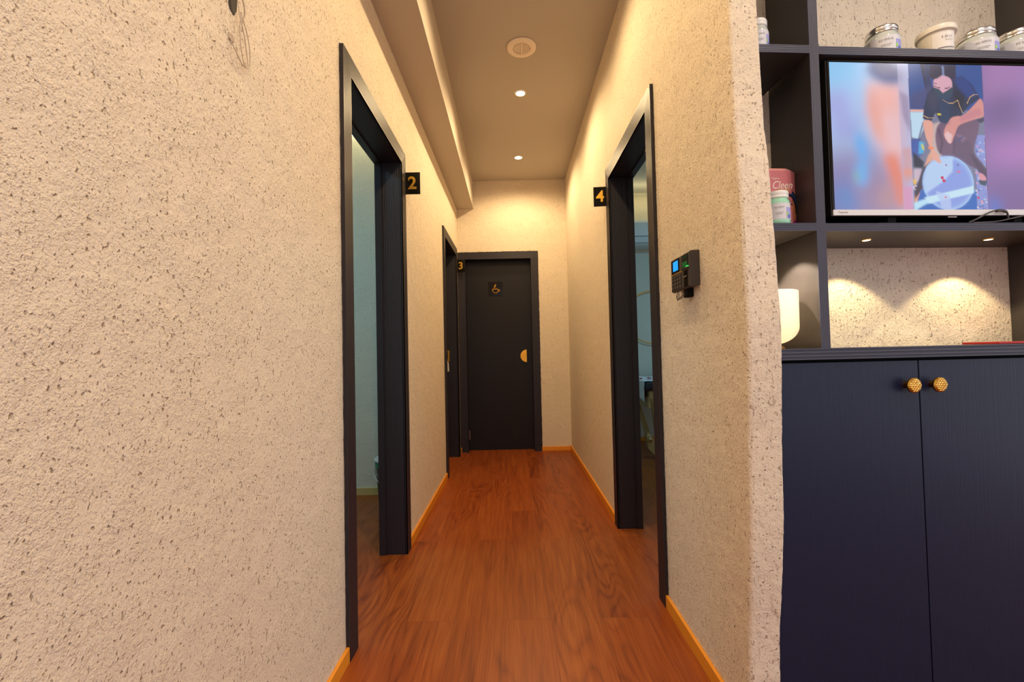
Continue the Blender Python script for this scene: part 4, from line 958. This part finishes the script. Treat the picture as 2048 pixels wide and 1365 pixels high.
# shirt, mask, head
P_([(1060, 200), (1130, 185), (1210, 250), (1272, 355), (1190, 405), (1130, 470), (1100, 540), (1010, 560), (940, 540), (905, 470), (870, 540), (803, 515), (812, 430), (840, 330), (890, 270), (960, 330)], (26, 44, 76), 1, .8, V)
P_([(1070, 200), (1130, 185), (1190, 230), (1250, 330), (1180, 350), (1080, 330)], (24, 62, 140), .8, 3, V); P_([(1060, 250), (1150, 330), (1130, 460), (1060, 420)], (14, 22, 40), .9, 3, V); P_([(850, 300), (950, 330), (900, 470), (850, 430)], (58, 62, 88), .8, 4, V)
L_([(803, 492), (845, 512), (895, 512)], (220, 170, 110), 6, .3, V); L_([(1165, 395), (1190, 345), (1225, 325), (1250, 325)], (220, 170, 110), 6, .3, V); L_([(965, 370), (1010, 395), (1050, 395), (1088, 370), (1105, 420), (1128, 470)], (214, 170, 120), 5, .3, V)
P_([(918, 474), (950, 476), (955, 490), (925, 492)], (235, 214, 20), 1, .4, V)
E_(960, 170, 104, 62, (30, 26, 56), 1, 1, V); P_([(855, 100), (1075, 100), (1078, 190), (1040, 220), (1000, 200), (930, 210), (870, 200)], (34, 30, 62), 1, .8, V)
E_(968, 250, 78, 76, (226, 170, 188), 1, .8, V); P_([(866, 120), (1060, 120), (1056, 205), (1000, 190), (968, 178), (920, 208), (880, 215)], (34, 30, 62), 1, 1, V); P_([(960, 110), (976, 110), (980, 190), (966, 190)], (150, 170, 220), .7, 1, V)
L_([(898, 262), (920, 276), (945, 278)], (80, 40, 60), 6, .3, V); L_([(985, 282), (1008, 280), (1022, 268)], (80, 40, 60), 6, .3, V); L_([(890, 240), (920, 250)], (90, 50, 70), 5, .4, V)
P_([(893, 275), (940, 290), (968, 318), (1000, 300), (1040, 270), (1052, 300), (1030, 355), (990, 368), (945, 355), (905, 320)], (40, 66, 86), 1, .7, V)
# arms and hands
P_([(1272, 358), (1302, 410), (1300, 490), (1220, 520), (1100, 565), (1060, 640), (1030, 705), (1000, 690), (975, 650), (980, 590), (1040, 505), (1130, 490), (1200, 430)], (222, 148, 140), 1, .8, V, True)
P_([(1100, 510), (1200, 450), (1270, 430), (1290, 480), (1180, 520), (1110, 545)], (205, 128, 140), .8, 2, V); P_([(975, 640), (1000, 610), (1040, 640), (1030, 705), (1005, 700)], (240, 200, 200), .8, 1, V)
P_([(808, 535), (880, 545), (884, 640), (880, 735), (925, 800), (948, 855), (920, 850), (880, 820), (858, 740), (820, 640)], (236, 170, 150), 1, .8, V, True); P_([(842, 728), (888, 734), (886, 755), (848, 752)], (246, 140, 90), 1, .7, V)
L_([(945, 858), (1015, 915)], (205, 215, 240), 4, .3, V)
P_([(930, 330), (1022, 340), (1022, 560), (945, 560)], (26, 70, 110), .35, 2, V)
haze = np.array([0.02, 0.02, 0.03]); img = img * 0.97 + haze
me = bpy.data.meshes.new('screen'); vs = []; fs = []
inv = world_of(tvv).inverted()
for j in range(IH):
    for i in range(IW):
        vs.append(tuple(inv @ K((SU0 + (SU1 - SU0) * i / (IW - 1), 0.0092, SZ1 - (SZ1 - SZ0) * j / (IH - 1)))))
for j in range(IH - 1):
    for i in range(IW - 1): a = j * IW + i; fs.append((a, a + IW, a + IW + 1, a + 1))
me.from_pydata(vs, [], fs)
at = me.color_attributes.new('picture', 'FLOAT_COLOR', 'POINT'); buf = np.ones((IH * IW, 4)); buf[:, :3] = img.reshape(-1, 3); at.data.foreach_set('color', buf.ravel())
m, N, L, bs = new_mat('screen_glow'); an = N.new('ShaderNodeVertexColor'); an.layer_name = 'picture'
bs.inputs['Base Color'].default_value = (0.01, 0.01, 0.01, 1); bs.inputs['Roughness'].default_value = 0.2
L.new(an.outputs['Color'], bs.inputs['Emission Color']); bs.inputs['Emission Strength'].default_value = 0.86
me.materials.append(m); so = bpy.data.objects.new('screen', me); COL.objects.link(so); so.parent = tvv
so['label'] = 'lit screen with blurred sides and a person in a dark shirt over a round white plate'

# cables under the television, ribbed block behind its left edge
b = MB(K); b.tube([(0.610, 0.003, 1.3858), (0.632, 0.001, 1.3950), (0.662, -0.001, 1.4100), (0.692, -0.001, 1.4195), (0.715, 0.000, 1.4185), (0.724, 0.001, 1.4120), (0.730, 0.004, 1.398)], 0.0022, 8, 6)
b.tube([(0.690, 0.0, 1.4165), (0.706, -0.001, 1.4180), (0.720, 0.001, 1.4150)], 0.0040, 8, 4)
tag(b.build('cable', M['dark_cable'], loc=K((0.66, 0, 1.384)), smooth=True), 'dark cable arching over the white strip below the television', 'cable')
b = MB(K); b.tube([(0.625, 0.006, 1.3862), (0.66, 0.004, 1.3865), (0.70, 0.002, 1.3890), (0.75, 0.001, 1.3990), (0.80, 0.002, 1.4080), (0.84, 0.004, 1.410)], 0.0020, 8, 6)
tag(b.build('cable', M['dark_cable'], loc=K((0.72, 0, 1.384)), smooth=True), 'brown cable lying on the shelf under the television, rising to the right', 'cable')
b = MB(K)
for k in range(5): b.box(0.200, 0.240, 0.090, 0.16, 1.742 + k * .0072, 1.7470 + k * .0072, 0.0008)
b.box(0.203, 0.240, 0.094, 0.16, 1.742, 1.776)
tag(b.build('wall_bracket', M['ridge'], loc=K((0.22, 0.12, 1.742))), 'ribbed grey-brown bracket behind the left edge of the television', 'bracket')
